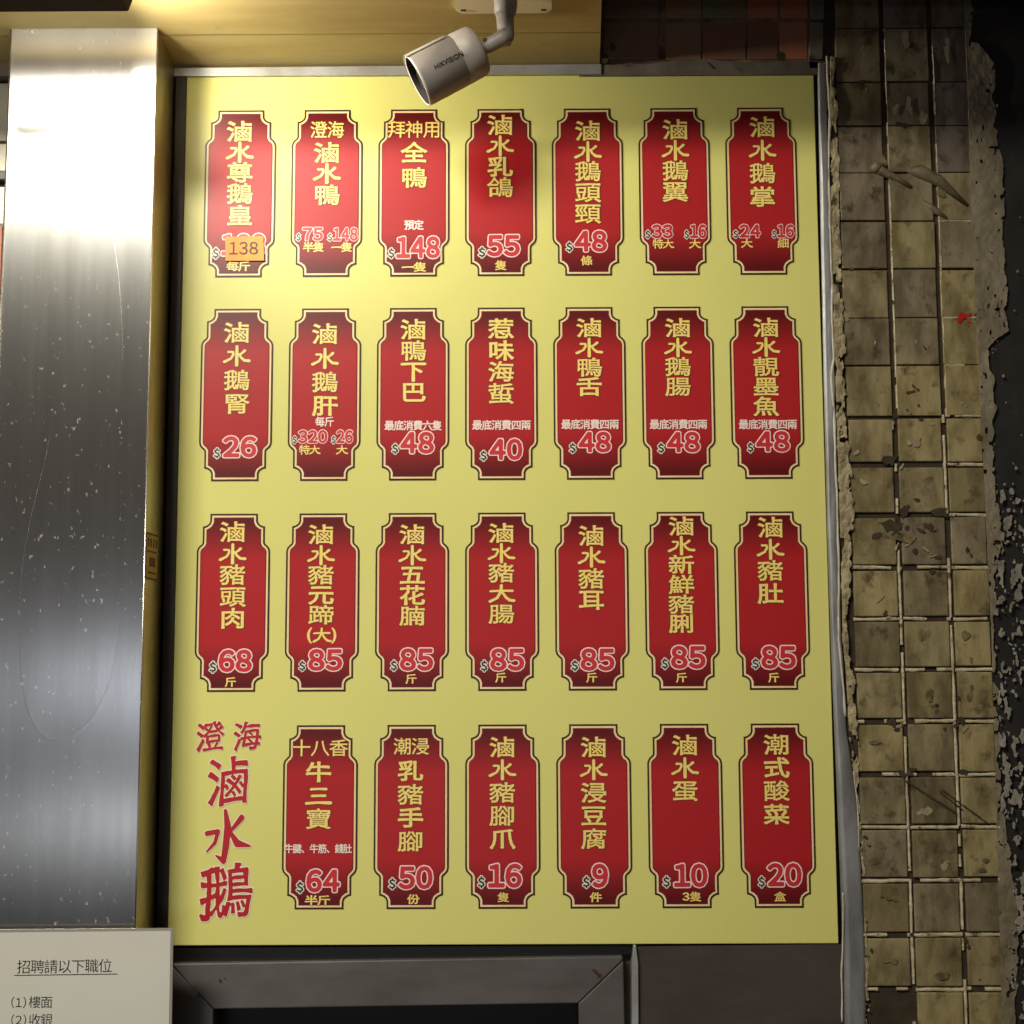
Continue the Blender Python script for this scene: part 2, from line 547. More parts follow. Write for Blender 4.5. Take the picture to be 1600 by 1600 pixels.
def field(ch, style):
    k = (ch, style)
    if k in _fld:
        return _fld[k]
    if style == 'brush' and ch == '水':
        F = stroke_sdf(BRUSH_WATER, _GX, _GZ)
    elif style == 'clerical' and ch in STROKES:
        F = stroke_sdf(STROKES[ch], _GX, _GZ)
    else:
        A, B = segs(ch)
        A, B = (A - _rc) / _rs, (B - _rc) / _rs
        X, Z = _GX, _GZ
        if style == 'brush':
            Z2 = Z - 0.06 * X - 0.02 * np.sin(X * 6)
            X2 = X - 0.012 * np.sin(Z * 6 + 1)
            F = sdf(A, B, X2, Z2)
        elif style == 'clerical':
            F = sdf(A, B, X, Z + 0.05 * X * X * 1.4 - 0.01)
        else:
            F = sdf(A, B, X, Z)
        if style in ('clerical', 'brush'):
            dens = float((F < 0).mean())
            F = F + min(0.010, max(0.0, (dens - 0.17) * 0.10)) * (0.8 if style == 'brush' else 1)
            D = blur((F < 0).astype(float), 7)
            D = D / max(D.max(), 1e-6)
            F = F - (0.030 * (1.0 - np.clip(D * 1.25, 0, 1)) + (0.006 if style == 'clerical' else 0.010))
            if style == 'brush':
                F = F - 0.028 * (fbm(_GX * 5 + 7, _GZ * 5 + 3, ord(ch) % 97, 2) - 0.42)
    _fld[k] = F
    return F


def glyph_polys(ch, style, lev):
    k = (ch, style, lev)
    if k not in _fld:
        _fld[k] = msq(field(ch, style) - lev, _gs, _gs)
    return _fld[k]


def put_char(bm, ch, cx, cy, w, h, layers, style='clerical', y=-0.0, Y=0.0):
    """cx, cy, w, h in photo pixels on plane Y; layers: (level, y offset, material index)"""
    c, r, u = unp(cx, cy, Y), unp(cx + w / 2, cy, Y), unp(cx, cy - h / 2, Y)
    ex, ez = (r.x - c.x) * 2, (u.z - c.z) * 2
    for lev, dy, mi in layers:
        add_polys(bm, glyph_polys(ch, style, lev), Y + dy, lambda a, b: (c.x + a * ex, c.z + b * ez), mi)


def put_string(bm, s, x0, x1, y0, y1, layers, Y=0.0, n=90):
    """a string fitted into a photo pixel box (its widest layer fills the box)"""
    A, B = segs(s)
    lo = np.minimum(A.min(0), B.min(0))
    hi = np.maximum(A.max(0), B.max(0))
    H = hi[1] - lo[1]
    big = max(l[0] for l in layers) * H
    key = (s, n)
    if key not in _fld:
        pad = 0.16 * H
        gz = np.linspace(lo[1] - pad, hi[1] + pad, 44)
        gx = np.linspace(lo[0] - pad, hi[0] + pad, max(20, int(44 * (hi[0] - lo[0] + 2 * pad) / (H + 2 * pad))))
        X, Z = np.meshgrid(gx, gz)
        _fld[key] = (gx, gz, sdf(A, B, X, Z))
    gx, gz, F = _fld[key]
    a, b = unp(x0, (y0 + y1) / 2, Y), unp(x1, (y0 + y1) / 2, Y)
    t, d = unp((x0 + x1) / 2, y0, Y), unp((x0 + x1) / 2, y1, Y)
    sx = (b.x - a.x) / (hi[0] - lo[0] + 2 * big)
    sz = (t.z - d.z) / (H + 2 * big)
    for lev, dy, mi in layers:
        k2 = (s, n, lev)
        if k2 not in _fld:
            _fld[k2] = msq(F - lev * H, gx, gz)
        add_polys(bm, _fld[k2], Y + dy, lambda p, q: (a.x + (p - lo[0] + big) * sx, d.z + (q - lo[1] + big) * sz), mi)




# ================================================================== SETTING
bm = bmesh.new()
box(bm, -30, 30, -30, 30, -0.3, 0.0)
o = obj('pavement', bm, M['concrete'])
o['kind'] = 'structure'

# wall that carries everything, with the doorway left open
z_open = unp(600, 1574, 0.0).z
xl, xr = unp(330, 1590, 0.0).x, unp(905, 1590, 0.0).x
XR_W = unp(1300, 60, 0.0).x
bm = bmesh.new()
box(bm, -2.2, xl, 0.020, 0.22, 0.0, 3.6)
box(bm, xr, 1.9, 0.020, 0.22, 0.0, 3.6)
box(bm, xl, xr, 0.020, 0.22, z_open, 3.6)
o = obj('shop_wall', bm, M['wall'])
tag(o, 'dark grimy shop wall behind the yellow menu board', 'wall')

# ------------------------------------------------------------------ dark red tiled strip at the top right
tw = thing('red_tile_wall', 'dark reddish brown tiled wall strip above the right half of the menu board', 'tiled wall', (0.3, 0.02, 2.56))
Y = 0.002
bm = bmesh.new()
pxprism(bm, [(934, -120), (1300, -120), (1300, 112), (934, 112)], Y, 0.0195)
obj('grout', bm, M['redgrout'], tw)
bm = bmesh.new()
cl = bm.loops.layers.color.new('tint')
xs = [944, 1030, 1038, 1096, 1166, 1216, 1262]
ys = [-130, -42, 33, 97]
for i in range(len(xs) - 1):
    for j in range(3):
        if i == 1:
            continue
        x0, x1 = xs[i] + (2 if i != 0 else 0), xs[i + 1] - 2
        if xs[i] == 1096 and j == 2:
            pass
        n0 = len(bm.faces)
        p0, p1 = unp(x0, ys[j + 1] - 3, Y), unp(x1, ys[j] + 3, Y)
        g = random.uniform(0.75, 1.15)
        k = random.random()
        vs = box(bm, p0.x, p1.x, -0.0015 + random.uniform(0, .0012), 0.0019, p0.z, p1.z, 0.0012)
        bm.faces.ensure_lookup_table()
        for f in bm.faces[n0:]:
            for l in f.loops:
                l[cl] = (g, g * (1.0 + 0.35 * k), g * (1.0 + 0.5 * k), 1)
obj('tiles', bm, M['redtile'], tw)
bm = bmesh.new()
# plaster ledge along the foot of the tiles, broken upper edge
gx = np.linspace(905, 1300, 100)
gy = np.linspace(84, 122, 22)
X, Z = np.meshgrid(gx, gy)
edge = 101 - 8 * np.clip((X - 1000) / 60, 0, 1) + 5 * (fbm(X / 22, X * 0, 3) - 0.5) + 4 * np.clip((X - 1110) / 40, 0, 1)
F = np.maximum(edge - Z, Z - (118.5 - (X - 905) * 0.006))
add_polys(bm, msq(F, gx, gy, False), -0.004, lambda a, b: (unp(a, b, -0.004).x, unp(a, b, -0.004).z))
bmesh.ops.remove_doubles(bm, verts=bm.verts, dist=1e-5)
o = obj('plaster_ledge', bm, M['ledge'], tw)
sm = o.modifiers.new('thick', 'SOLIDIFY')
sm.thickness = 0.012
bm = bmesh.new()
pxprism(bm, [(1265, -100), (1287, -100), (1288, 30), (1265, 30)], -0.005, 0.001, 0.002)
pxprism(bm, [(1265, 34), (1287, 35), (1286, 92), (1264, 92)], -0.005, 0.001, 0.002)
pxprism(bm, [(1263, 95), (1288, 95), (1287, 108), (1263, 108)], -0.004, 0.001, 0.002)
obj('corner_bricks', bm, M['ledge'], tw)
bm = bmesh.new()
for (cx, cy, rx, ry, s) in ((1221, 88, 8, 8, 1), (957, 72, 5, 5, 2), (1112, 103, 16, 2.5, 3), (945, 92, 6, 9, 4)):
    gx = np.linspace(cx - rx * 2, cx + rx * 2, 26)
    gy = np.linspace(cy - ry * 2, cy + ry * 2, 26)
    X, Z = np.meshgrid(gx, gy)
    F = np.hypot((X - cx) / rx, (Z - cy - (X - cx) * (0.9 if s == 3 else 0)) / ry) - 0.5 - fbm(X / 4, Z / 4, s) * 0.9
    add_polys(bm, msq(F, gx, gy), -0.017, lambda a, b: (unp(a, b, -0.017).x, unp(a, b, -0.017).z))
obj('hole', bm, M['stain'], tw)

# ------------------------------------------------------------------ olive tiled pier on the right
tp = thing('olive_tile_pier', 'stained olive yellow tiled pier with pale grout, right of the menu board', 'tiled wall', (0.66, 0.02, 0.0))
VX = [unp(x, 1000, 0.0).x for x in (1331, 1409, 1487, 1551)]
PY = [-110, -34, 46, 130, 198, 272, 347, 422, 498, 572, 651, 727, 805, 887, 967, 1046, 1127, 1210, 1292, 1375, 1460, 1545, 1630, 1715]
VZ = [unp(1400, y, 0.0).z for y in PY]
bm = bmesh.new()
box(bm, VX[0] - 0.022, VX[3] + 0.006, 0.0, 0.0195, VZ[-1] - 0.9, VZ[0] + 0.2)
obj('mortar', bm, M['mortar'], tp)
bm = bmesh.new()
cl = bm.loops.layers.color.new('tint')
for j in range(len(PY) - 1):
    lower = PY[j] > 640
    for i in range(3):
        if i == 0 and PY[j] == 1545:
            continue
        gx_ = 0.0046 if lower else (0.0046 if i < 2 else 0.003)
        gz_ = 0.0046 if lower else 0.0011
        a0 = VX[i] + (gx_ if (lower or i > 0) else 0.002) * 0.9
        a1 = VX[i + 1] - gx_ * (1.0 if lower else 1.0)
        jit = lambda s=0.0008: random.uniform(-s, s)
        n0 = len(bm.faces)
        dep = -0.0055 + jit(0.0009)
        vs = box(bm, a0 + jit(), a1 + jit(), dep, 0.0, VZ[j + 1] + gz_ + jit(), VZ[j] - gz_ + jit(), 0.0022 if lower else 0.0016, 3)
        bm.faces.ensure_lookup_table()
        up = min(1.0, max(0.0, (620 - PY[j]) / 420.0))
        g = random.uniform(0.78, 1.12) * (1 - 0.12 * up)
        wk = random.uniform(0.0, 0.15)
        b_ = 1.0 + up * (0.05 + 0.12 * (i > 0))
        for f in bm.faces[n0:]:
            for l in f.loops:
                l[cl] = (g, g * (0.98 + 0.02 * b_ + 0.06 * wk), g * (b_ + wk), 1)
        # slight tilt of each tile
        tx, tz = random.uniform(-.012, .012), random.uniform(-.012, .012)
        cx_, cz_ = (a0 + a1) / 2, (VZ[j] + VZ[j + 1]) / 2
        for v in {v for f in bm.faces[n0:] for v in f.verts}:
            if v.co.y < -0.001:
                v.co.y += (v.co.x - cx_) * tx + (v.co.z - cz_) * tz
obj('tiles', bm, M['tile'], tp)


def ridge(bm, p, q, w, h, y=0.0, seed=0, step=0.006):
    """an uneven bead of grout from p to q (x, z), standing h proud of y"""
    p, q = Vector((p[0], 0, p[1])), Vector((q[0], 0, q[1]))
    d = q - p
    n = max(2, int(d.length / step))
    d.normalize()
    s = Vector((-d.z, 0, d.x))
    prof = [(-1, 0), (-0.9, 0.8), (-0.4, 0.95), (0.2, 1.0), (0.85, 0.85), (1, 0)]
    prev = None
    for k in range(n + 1):
        if fbm(k * 0.16 + seed * 7.7, seed * 0.37, 3, 3) > 0.66:
            prev = None
            continue
        c = p.lerp(q, k / n)
        ww = w * (0.55 + 0.9 * float(fbm(k * 0.5, seed * 3.1, seed)))
        hh = h * (0.65 + 0.6 * float(fbm(k * 0.6 + 9, seed * 1.7, seed + 5)))
        off = (float(fbm(k * 0.2, seed + .5, seed + 9)) - 0.5) * w * 0.9
        row = [bm.verts.new(c + s * (a * ww + off) + Vector((0, y - b * hh, 0))) for a, b in prof]
        if prev:
            for a in range(len(prof) - 1):
                bm.faces.new((prev[a], prev[a + 1], row[a + 1], row[a]))
        prev = row


bm = bmesh.new()
sd = 0
for j in range(len(PY)):
    if PY[j] < 640:
        continue
    for i in range(3):
        sd += 1
        if PY[j] < 870 and (sd % 3 != 0) and not (i == 2):
            continue
        if PY[j] == 727 and i == 0:
            continue
        if PY[j] == 1545 and i == 0:
            ridge(bm, (VX[0], VZ[j]), (VX[0] + 0.03, VZ[j]), 0.0024, 0.0056, 0, sd)
            ridge(bm, (VX[0] + 0.05, VZ[j]), (VX[1] - 0.01, VZ[j]), 0.0024, 0.0056, 0, sd)
            continue
        ridge(bm, (VX[i] + 0.002, VZ[j] + random.uniform(-.001, .001)), (VX[i + 1] - 0.002, VZ[j] + random.uniform(-.001, .001)), 0.0026, 0.0056, 0, sd)
for i, y0 in ((1, 727), (2, 651), (0, 1290)):
    for j in range(len(PY) - 1):
        if PY[j] >= y0:
            sd += 1
            dx = -0.001 if i else -0.002
            ridge(bm, (VX[i] + dx, VZ[j] + 0.002), (VX[i] + dx, VZ[j + 1] + 0.002), 0.0022, 0.0054, 0, sd)
for j in range(2, len(PY) - 1):           # thin pale slivers beside the upper joints
    if PY[j] < 651:
        for i in (1, 2):
            sd += 1
            ridge(bm, (VX[i] + 0.0042, VZ[j]), (VX[i] + 0.0042, VZ[j + 1]), 0.0010, 0.0062, 0, sd)
for py, i in ((572, 2), (651, 2), (498, 2), (347, 2)):
    sd += 1
    ridge(bm, (VX[i] + 0.004, unp(1500, py).z), (VX[i + 1] - 0.004, unp(1500, py).z), 0.0016, 0.007, 0, sd)
obj('grout', bm, M['grout'], tp)


def blobs(name, m, items, rough, seed, y, fs=5.0):
    for k, (cx, cy, rx, ry, a) in enumerate(items):
        b = bmesh.new()
        blob(b, cx, cy, rx, ry, a, rough, k + seed, y - 0.00002 * k, fs)
        if len(b.faces):
            flat_obj(name, b, m, tp)
        else:
            b.free()


def blob(bm, cx, cy, rx, ry, ang=0, rough=0.9, seed=0, Yp=-0.0086, fs=5.0):
    r = max(rx, ry) * 1.7
    n = 26
    gx = np.linspace(cx - r, cx + r, n)
    gy = np.linspace(cy - r, cy + r, n)
    X, Z = np.meshgrid(gx, gy)
    c, s = math.cos(R(ang)), math.sin(R(ang))
    U, V = (X - cx) * c + (Z - cy) * s, -(X - cx) * s + (Z - cy) * c
    F = np.hypot(U / rx, V / ry) - (1 - rough * 0.5) - (fbm(X / fs + seed * 3, Z / fs, seed) - 0.5) * rough * 2
    add_polys(bm, msq(F, gx, gy), Yp, lambda a, b: (unp(a, b, Yp).x, unp(a, b, Yp).z))


blobs('grime_chip_hole', M['stain'], [
        (1392, 716, 20, 12, -15), (1478, 803, 26, 9, 12), (1398, 824, 34, 17, 12), (1452, 822, 16, 9, 20), (1372, 838, 12, 10, 0), (1468, 801, 24, 7, 12), (1433, 828, 20, 4, 20), (1412, 800, 10, 14, 60),
        (1383, 958, 9, 7, 40), (1393, 1127, 10, 9, 30), (1400, 1140, 6, 5, 0), (1502, 1124, 10, 9, 10), (1494, 1133, 6, 5, 0), (1410, 1208, 18, 7, 10),
        (1427, 1202, 16, 4, -12), (1500, 1206, 14, 6, 5), (1425, 1461, 5, 4, 0), (1510, 1470, 8, 9, 20), (1511, 1480, 7, 6, 0), (1352, 1308, 7, 4, 0), (1360, 1322, 6, 6, 40),
        (1424, 612, 16, 3, -10), (1430, 605, 13, 2.5, 40), (1446, 545, 9, 2.5, 50), (1394, 471, 2.5, 6, -20), (1366, 418, 13, 3, 5), (1326, 420, 10, 2.5, 0),
        (1430, 132, 24, 1.8, 3), (1466, 871, 12, 5, -8), (1430, 862, 8, 7, 30), (1512, 858, 6, 8, 0), (1518, 868, 4, 6, 0), (1455, 893, 7, 5, 0), (1461, 1102, 6, 4, 0),
        (1497, 1090, 5, 6, 20), (1476, 1139, 4, 4, 0), (1530, 684, 9, 9, 0), (1352, 126, 18, 3, -8), (1412, 196, 16, 6, 12), (1362, 1485, 5, 11, 40), (1432, 780, 8, 4, 0),
        (1418, 640, 5, 4, 0), (1436, 634, 4, 3, 0), (1424, 648, 6, 3, 30), (1400, 650, 5, 5, 20), (1438, 655, 5, 3, 0)], 0.9, 1, -0.00725)  # holes among these are flat, their shade painted as dark colour
for (x0, y0, x1, y1, w) in ((1418, 1222, 1490, 1268, 2.2), (1475, 1236, 1540, 1284, 2.0), (1470, 1238, 1500, 1262, 1.6)):
    bm = bmesh.new()
    for t in np.linspace(0, 1, 13):
        blob(bm, x0 + (x1 - x0) * t, y0 + (y1 - y0) * t, 6, w, math.degrees(math.atan2(y1 - y0, x1 - x0)), 0.6, int(t * 50) + 7, -0.0086 - 0.0001 * t)
    flat_obj('grime_streak', bm, M['stain'], tp)
blobs('brown_smear', M['smear'], [(1510, 992, 8, 12, 0), (1516, 1085, 8, 22, 2), (1517, 1032, 5, 8, 0), (1392, 1271, 20, 5, 0), (1440, 990, 11, 14, 0), (1405, 836, 42, 12, 14),
                                         (1390, 1404, 18, 8, 0), (1541, 1345, 8, 6, 0), (1535, 1360, 10, 6, 0), (1472, 1525, 22, 8, 0), (1388, 1500, 20, 10, 20), (1364, 1345, 10, 8, 0),
                                         (1530, 1530, 8, 6, 0), (1380, 250, 18, 6, 60), (1470, 300, 16, 8, 40), (1365, 1160, 12, 4, 0), (1452, 1085, 8, 14, 0)], 0.7, 60, -0.0070, 8)
blobs('pale_scrape', M['scrape'], [(1448, 1268, 22, 9, -4), (1477, 1352, 9, 12, 0), (1505, 630, 7, 5, 40), (1430, 532, 3, 9, -15), (1368, 531, 2, 16, 0), (1457, 663, 6, 2.5, 0),
                                         (1395, 661, 4, 14, 0), (1336, 106, 7, 2, 0), (1347, 75, 2, 10, 20), (1353, 140, 2, 7, 20), (1400, 170, 5, 18, 8), (1420, 165, 7, 24, -6),
                                         (1415, 60, 9, 34, 0), (1480, 80, 7, 30, 0), (1442, 180, 9, 20, 0), (1409, 730, 4, 10, 30), (1405, 1135, 8, 4, -35), (1506, 1140, 11, 4, -35),
                                         (1425, 1010, 3, 4, 0), (1345, 620, 5, 7, 0), (1340, 708, 10, 7, 0), (1349, 752, 10, 7, 0), (1365, 620, 3, 3, 0), (1322, 496, 4, 14, -20),
                                         (1432, 690, 14, 18, 0), (1420, 692, 6, 5, 0), (1420, 850, 12, 2.5, -30), (1446, 858, 14, 2.5, 38), (1460, 868, 16, 2, -20), (1400, 856, 2.5, 14, 20),
                                         (1405, 895, 3, 10, 20), (1375, 936, 14, 2, -40), (1385, 965, 14, 2, -5)], 0.9, 120, -0.0071)
blobs('red_paint_splash', M['redpaint'], [(1505, 496, 17, 15, 0), (1552, 512, 8, 5, 0)], 1.0, 5, -0.0076, 4)
blobs('grime_chip_hole', M['stain'], [(1530, 490, 12, 12, 0), (1545, 478, 10, 5, -40)], 1.0, 15, -0.0078, 4)
# painted over bracket stubs
bm = bmesh.new()
a = [unp(x, y, -0.006) for x, y in ((1367, 262), (1378, 268), (1400, 278), (1424, 293))]
tube(bm, a, [0.0085, 0.0075, 0.005, 0.003], 14)
bmesh.ops.create_uvsphere(bm, u_segments=14, v_segments=8, radius=0.0095, matrix=Matrix.Translation(unp(1369, 262, -0.007)))
obj('bracket_stub', bm, M['stub'], tp, smooth=True)
bm = bmesh.new()
a = [unp(x, y, -0.004) for x, y in ((1418, 266), (1435, 268), (1465, 282), (1512, 322))]
tube(bm, a, [0.005, 0.012, 0.010, 0.003], 14)
obj('bracket_stub', bm, M['stub'], tp, smooth=True)
bm = bmesh.new()
a = [unp(x, y, -0.004) for x, y in ((1440, 312), (1462, 330), (1480, 342))]
tube(bm, a, [0.002, 0.006, 0.002], 10)
obj('bracket_stub', bm, M['stub'], tp, smooth=True)

# ------------------------------------------------------------------ black wall with peeling paint, far right
bw = thing('black_wall', 'black painted wall with peeling pale paint at the right edge', 'wall', (0.9, 0.02, 0.0))
bm = bmesh.new()
xs = np.linspace(VX[3] - 0.004, VX[3] + 0.55, 46)
zs = np.linspace(0.0, 3.4, 240)
X, Z = np.meshgrid(xs, zs)
H = 0.004 - 0.006 * fbm(X * 30, Z * 22, 31) - 0.004 * fbm(X * 90, Z * 70, 32)
vv = [[bm.verts.new((X[i, j], H[i, j], Z[i, j])) for j in range(len(xs))] for i in range(len(zs))]
for i in range(len(zs) - 1):
    for j in range(len(xs) - 1):
        bm.faces.new((vv[i][j], vv[i][j + 1], vv[i + 1][j + 1], vv[i + 1][j]))
obj('rough_render', bm, M['black'], bw, smooth=True)
gx = np.linspace(1500, 1720, 150)
gy = np.linspace(-120, 1700, 900)
X, Z = np.meshgrid(gx, gy)
left = np.interp(Z, [-120, 130, 350, 1000, 1600], [1500, 1511, 1518, 1549, 1566])
right = np.interp(Z, [-120, 60, 100, 150, 200, 250, 400, 520, 545, 570, 640, 690, 740, 800, 860, 900, 1100, 1210, 1300, 1390, 1440, 1700],
                  [1518, 1518, 1552, 1552, 1555, 1566, 1569, 1572, 1542, 1545, 1553, 1550, 1552, 1560, 1566, 1550, 1556, 1562, 1568, 1588, 1590, 1585])
nz = fbm(X / 16, Z / 22, 41)
n2 = fbm(X / 7, Z / 11, 47)
F = np.maximum(left - X, X - right - (nz - 0.5) * 16)
F = np.maximum(F, (n2 - 0.66 - 0.12 * np.clip((right - X) / 40, 0, 1)) * 60)
bm = bmesh.new()
fx = lambda a, b: (unp(a, b, -0.005).x, unp(a, b, -0.005).z)
add_polys(bm, msq(F, gx, gy, False), -0.005, fx)
bmesh.ops.remove_doubles(bm, verts=bm.verts, dist=2e-5)
for v in bm.verts:
    v.co.y += 0.001 - 0.003 * float(fbm(v.co.x * 80, v.co.z * 60, 44))
o = obj('peeling_paint', bm, M['plaster'], bw)
sm = o.modifiers.new('thick', 'SOLIDIFY')
sm.thickness = 0.002
bm = bmesh.new()
dens = np.interp(Z, [-120, 60, 250, 500, 720, 800, 900, 1100, 1200, 1250, 1330, 1390, 1440, 1520, 1700], [0.78, 0.75, 0.74, 0.72, 0.66, 0.52, 0.55, 0.54, 0.50, 0.53, 0.58, 0.44, 0.45, 0.54, 0.54])
stp = np.interp(X, [1540, 1560, 1600, 1720], [0.02, 0.0, 0.03, 0.06])
n3 = fbm(X / 9 + 5, Z / 17, 51) * 0.6 + fbm(X / 3.5, Z / 6, 57, 2) * 0.4
F2 = np.maximum(left + 6 - X, (dens + 0.03 + stp - n3) * 40)
F2 = np.maximum(F2, -F - 0.0)
add_polys(bm, msq(F2, gx, gy, False), -0.008, lambda a, b: (unp(a, b, -0.008).x, unp(a, b, -0.008).z))
bmesh.ops.remove_doubles(bm, verts=bm.verts, dist=2e-5)
for v in bm.verts:
    v.co.y += -0.003 * float(fbm(v.co.x * 90, v.co.z * 70, 48))
o = obj('paint_flakes', bm, M['flake'], bw)
sm = o.modifiers.new('thick', 'SOLIDIFY')
sm.thickness = 0.003

# ------------------------------------------------------------------ metal trim, caulk and filler between board and tiles
bm = bmesh.new()
tl = [(1277, 100), (1282, 350), (1287, 600), (1293, 850), (1298, 1000), (1304, 1150), (1312, 1350), (1317, 1480), (1319, 1620)]
tr = [(1353, 1620), (1352, 1500), (1348, 1400), (1342, 1300), (1333, 1210), (1322, 1130), (1315, 1000), (1309, 850), (1305, 700), (1300, 500), (1294, 250), (1290, 100)]
pts = [(unp(x, y, -0.004).x, unp(x, y, -0.004).z) for x, y in tl + tr]
rows = []
for py in np.linspace(100, 1620, 120):
    x0 = np.interp(py, [p[1] for p in tl], [p[0] for p in tl])
    rr = tr[::-1]
    x1 = np.interp(py, [p[1] for p in rr], [p[0] for p in rr])
    x1 += (float(fbm(py / 50, 0.3, 61)) - 0.5) * 5
    row = []
    for t, hgt in ((0, 0.0), (0.06, 0.004), (0.3, 0.0055), (0.55, 0.0045), (0.85, 0.0062), (0.97, 0.005), (1.0, 0.0)):
        hh = hgt * (0.75 + 0.5 * float(fbm(py / 60, t * 2, 63)))
        p = unp(x0 + (x1 - x0) * t, py, -0.002)
        row.append(bm.verts.new((p.x, -0.001 - hh, p.z)))
    rows.append(row)
for a, b in zip(rows, rows[1:]):
    for k in range(6):
        bm.faces.new((a[k], a[k + 1], b[k + 1], b[k]))
rt = thing('metal_edge_trim', 'dented grey metal strip with crusty caulk along the right edge of the menu board', 'trim', (unp(1318, 1600).x, 0, unp(1318, 1600).z))
obj('metal_strip', bm, M['trim'], rt, smooth=True)


def bead(bm, pts, rad, y, seed, step=8, wob=1.5):
    P = []
    ys = [p[1] for p in pts]
    n = int(abs(ys[-1] - ys[0]) / step)
    for k in range(n + 1):
        py = ys[0] + (ys[-1] - ys[0]) * k / n
        px = np.interp(py, ys, [p[0] for p in pts])
        px += (float(fbm(py / 40, seed, seed)) - 0.5) * wob * 2
        P.append(unp(px, py, y))
    tube(bm, P, [rad * (0.55 + 0.9 * float(fbm(i * 0.22, seed + 2, seed + 3))) for i in range(len(P))], 8)


bm = bmesh.new()
bead(bm, [(1291, 88), (1296, 180), (1294, 260), (1298, 400), (1302, 560), (1299, 590), (1304, 660), (1307, 780), (1310, 900), (1311, 1000), (1316, 1060), (1321, 1120)], 0.0021, -0.006, 71)
bead(bm, [(1317, 1395), (1317, 1480), (1315, 1520), (1316, 1597)], 0.0013, -0.006, 73, 6, 1)
bead(bm, [(1334, 1205), (1340, 1270), (1343, 1330)], 0.0010, -0.007, 75)
obj('caulk_bead', bm, M['caulk'], rt, smooth=True)
gx = np.linspace(1288, 1362, 52)
gy = np.linspace(90, 1640, 800)
X, Z = np.meshgrid(gx, gy)
lf = np.interp(Z, [90, 300, 600, 700, 800, 900, 1000, 1050, 1130, 1250, 1400, 1640], [1296, 1297, 1305, 1308, 1311, 1314, 1316, 1321, 1325, 1338, 1350, 1354])
rg = np.interp(Z, [90, 300, 420, 560, 650, 720, 800, 860, 900, 930, 1000, 1060, 1130, 1200, 1260, 1330, 1390, 1450, 1640],
               [1301, 1311, 1315, 1317, 1320, 1327, 1331, 1328, 1327, 1324, 1322, 1332, 1336, 1339, 1341, 1348, 1350, 1354, 1357])
F = np.maximum(lf - X, X - rg - (fbm(X / 9, Z / 14, 81) - 0.5) * 12)
F = np.maximum(F, (fbm(X / 8 + 3, Z / 16, 83) - 0.66) * 60)
bm = bmesh.new()
add_polys(bm, msq(F, gx, gy, False), -0.004, lambda a, b: (unp(a, b, -0.004).x, unp(a, b, -0.004).z))
bmesh.ops.remove_doubles(bm, verts=bm.verts, dist=2e-5)
for v in bm.verts:
    v.co.y += -0.005 * float(fbm(v.co.x * 140, v.co.z * 110, 84))
o = obj('crumbling_filler', bm, M['crumb'], rt)
sm = o.modifiers.new('thick', 'SOLIDIFY')
sm.thickness = 0.004

# ------------------------------------------------------------------ aluminium strip over the board
bm = bmesh.new()
a, b = unp(268, 106.5, -0.004), unp(940, 100.5, -0.004)
c, d = unp(940, 116.5, -0.004), unp(268, 119.5, -0.004)
prism(bm, [(d.x, d.z), (c.x, c.z), (b.x, b.z), (a.x, a.z)], -0.006, 0.018, 0.0012)
o = obj('aluminium_strip', bm, M['alu'])
tag(o, 'thin dull aluminium strip along the top edge of the menu board', 'trim')

# ------------------------------------------------------------------ soffit and the added beam
so = thing('soffit', 'yellowish painted wooden soffit above the pillar and the camera', 'ceiling panel', (-0.6, 0.0, SOF_Z))


def sof_slab(bm, x0, x1, xb1, y0, y1, drop=0.0, th=0.03):
    """slab under the sloping soffit plane between wall distance y0 (wall) and y1 (street)"""
    z = lambda y: SOF_Z - SOF_T * y - drop
    low = [(x0, y0), (x0, y1), (xb1, y1), (x1, y0)]
    a = [bm.verts.new((x, y, z(y))) for x, y in low]
    b = [bm.verts.new((x, y, z(y) + th)) for x, y in low]
    bm.faces.new(a)
    bm.faces.new(list(reversed(b)))
    for i in range(4):
        bm.faces.new((a[i], b[i], b[(i + 1) % 4], a[(i + 1) % 4]))


e0, e1 = unp_soffit(937, 98), unp_soffit(940, 0)
ex = lambda y: e0.x + (e1.x - e0.x) * (y - e0.y) / (e1.y - e0.y)
ys_ = unp_soffit(600, 52).y               # seam between the two boards
SOF_END = -0.295
bm = bmesh.new()
sof_slab(bm, -1.9, ex(0.0195), ex(ys_ + 0.0012), 0.0195, ys_ + 0.0012)
obj('rear_board', bm, M['soffit'], so)
bm = bmesh.new()
sof_slab(bm, -1.9, ex(ys_ - 0.0012), ex(SOF_END), ys_ - 0.0012, SOF_END, 0.0012)
obj('front_board', bm, M['soffit'], so)
bm = bmesh.new()
zf = SOF_Z - SOF_T * SOF_END
box(bm, -1.9, 1.5, SOF_END - 0.14, SOF_END - 0.001, zf - 0.004, zf + 0.55, 0.004)  # unseen beam added to shade the top of the board
o = obj('added_shade_beam', bm, M['shade_beam'])
tag(o, 'unseen red beam added along the front edge of the soffit to shade the board', 'shade_beam')

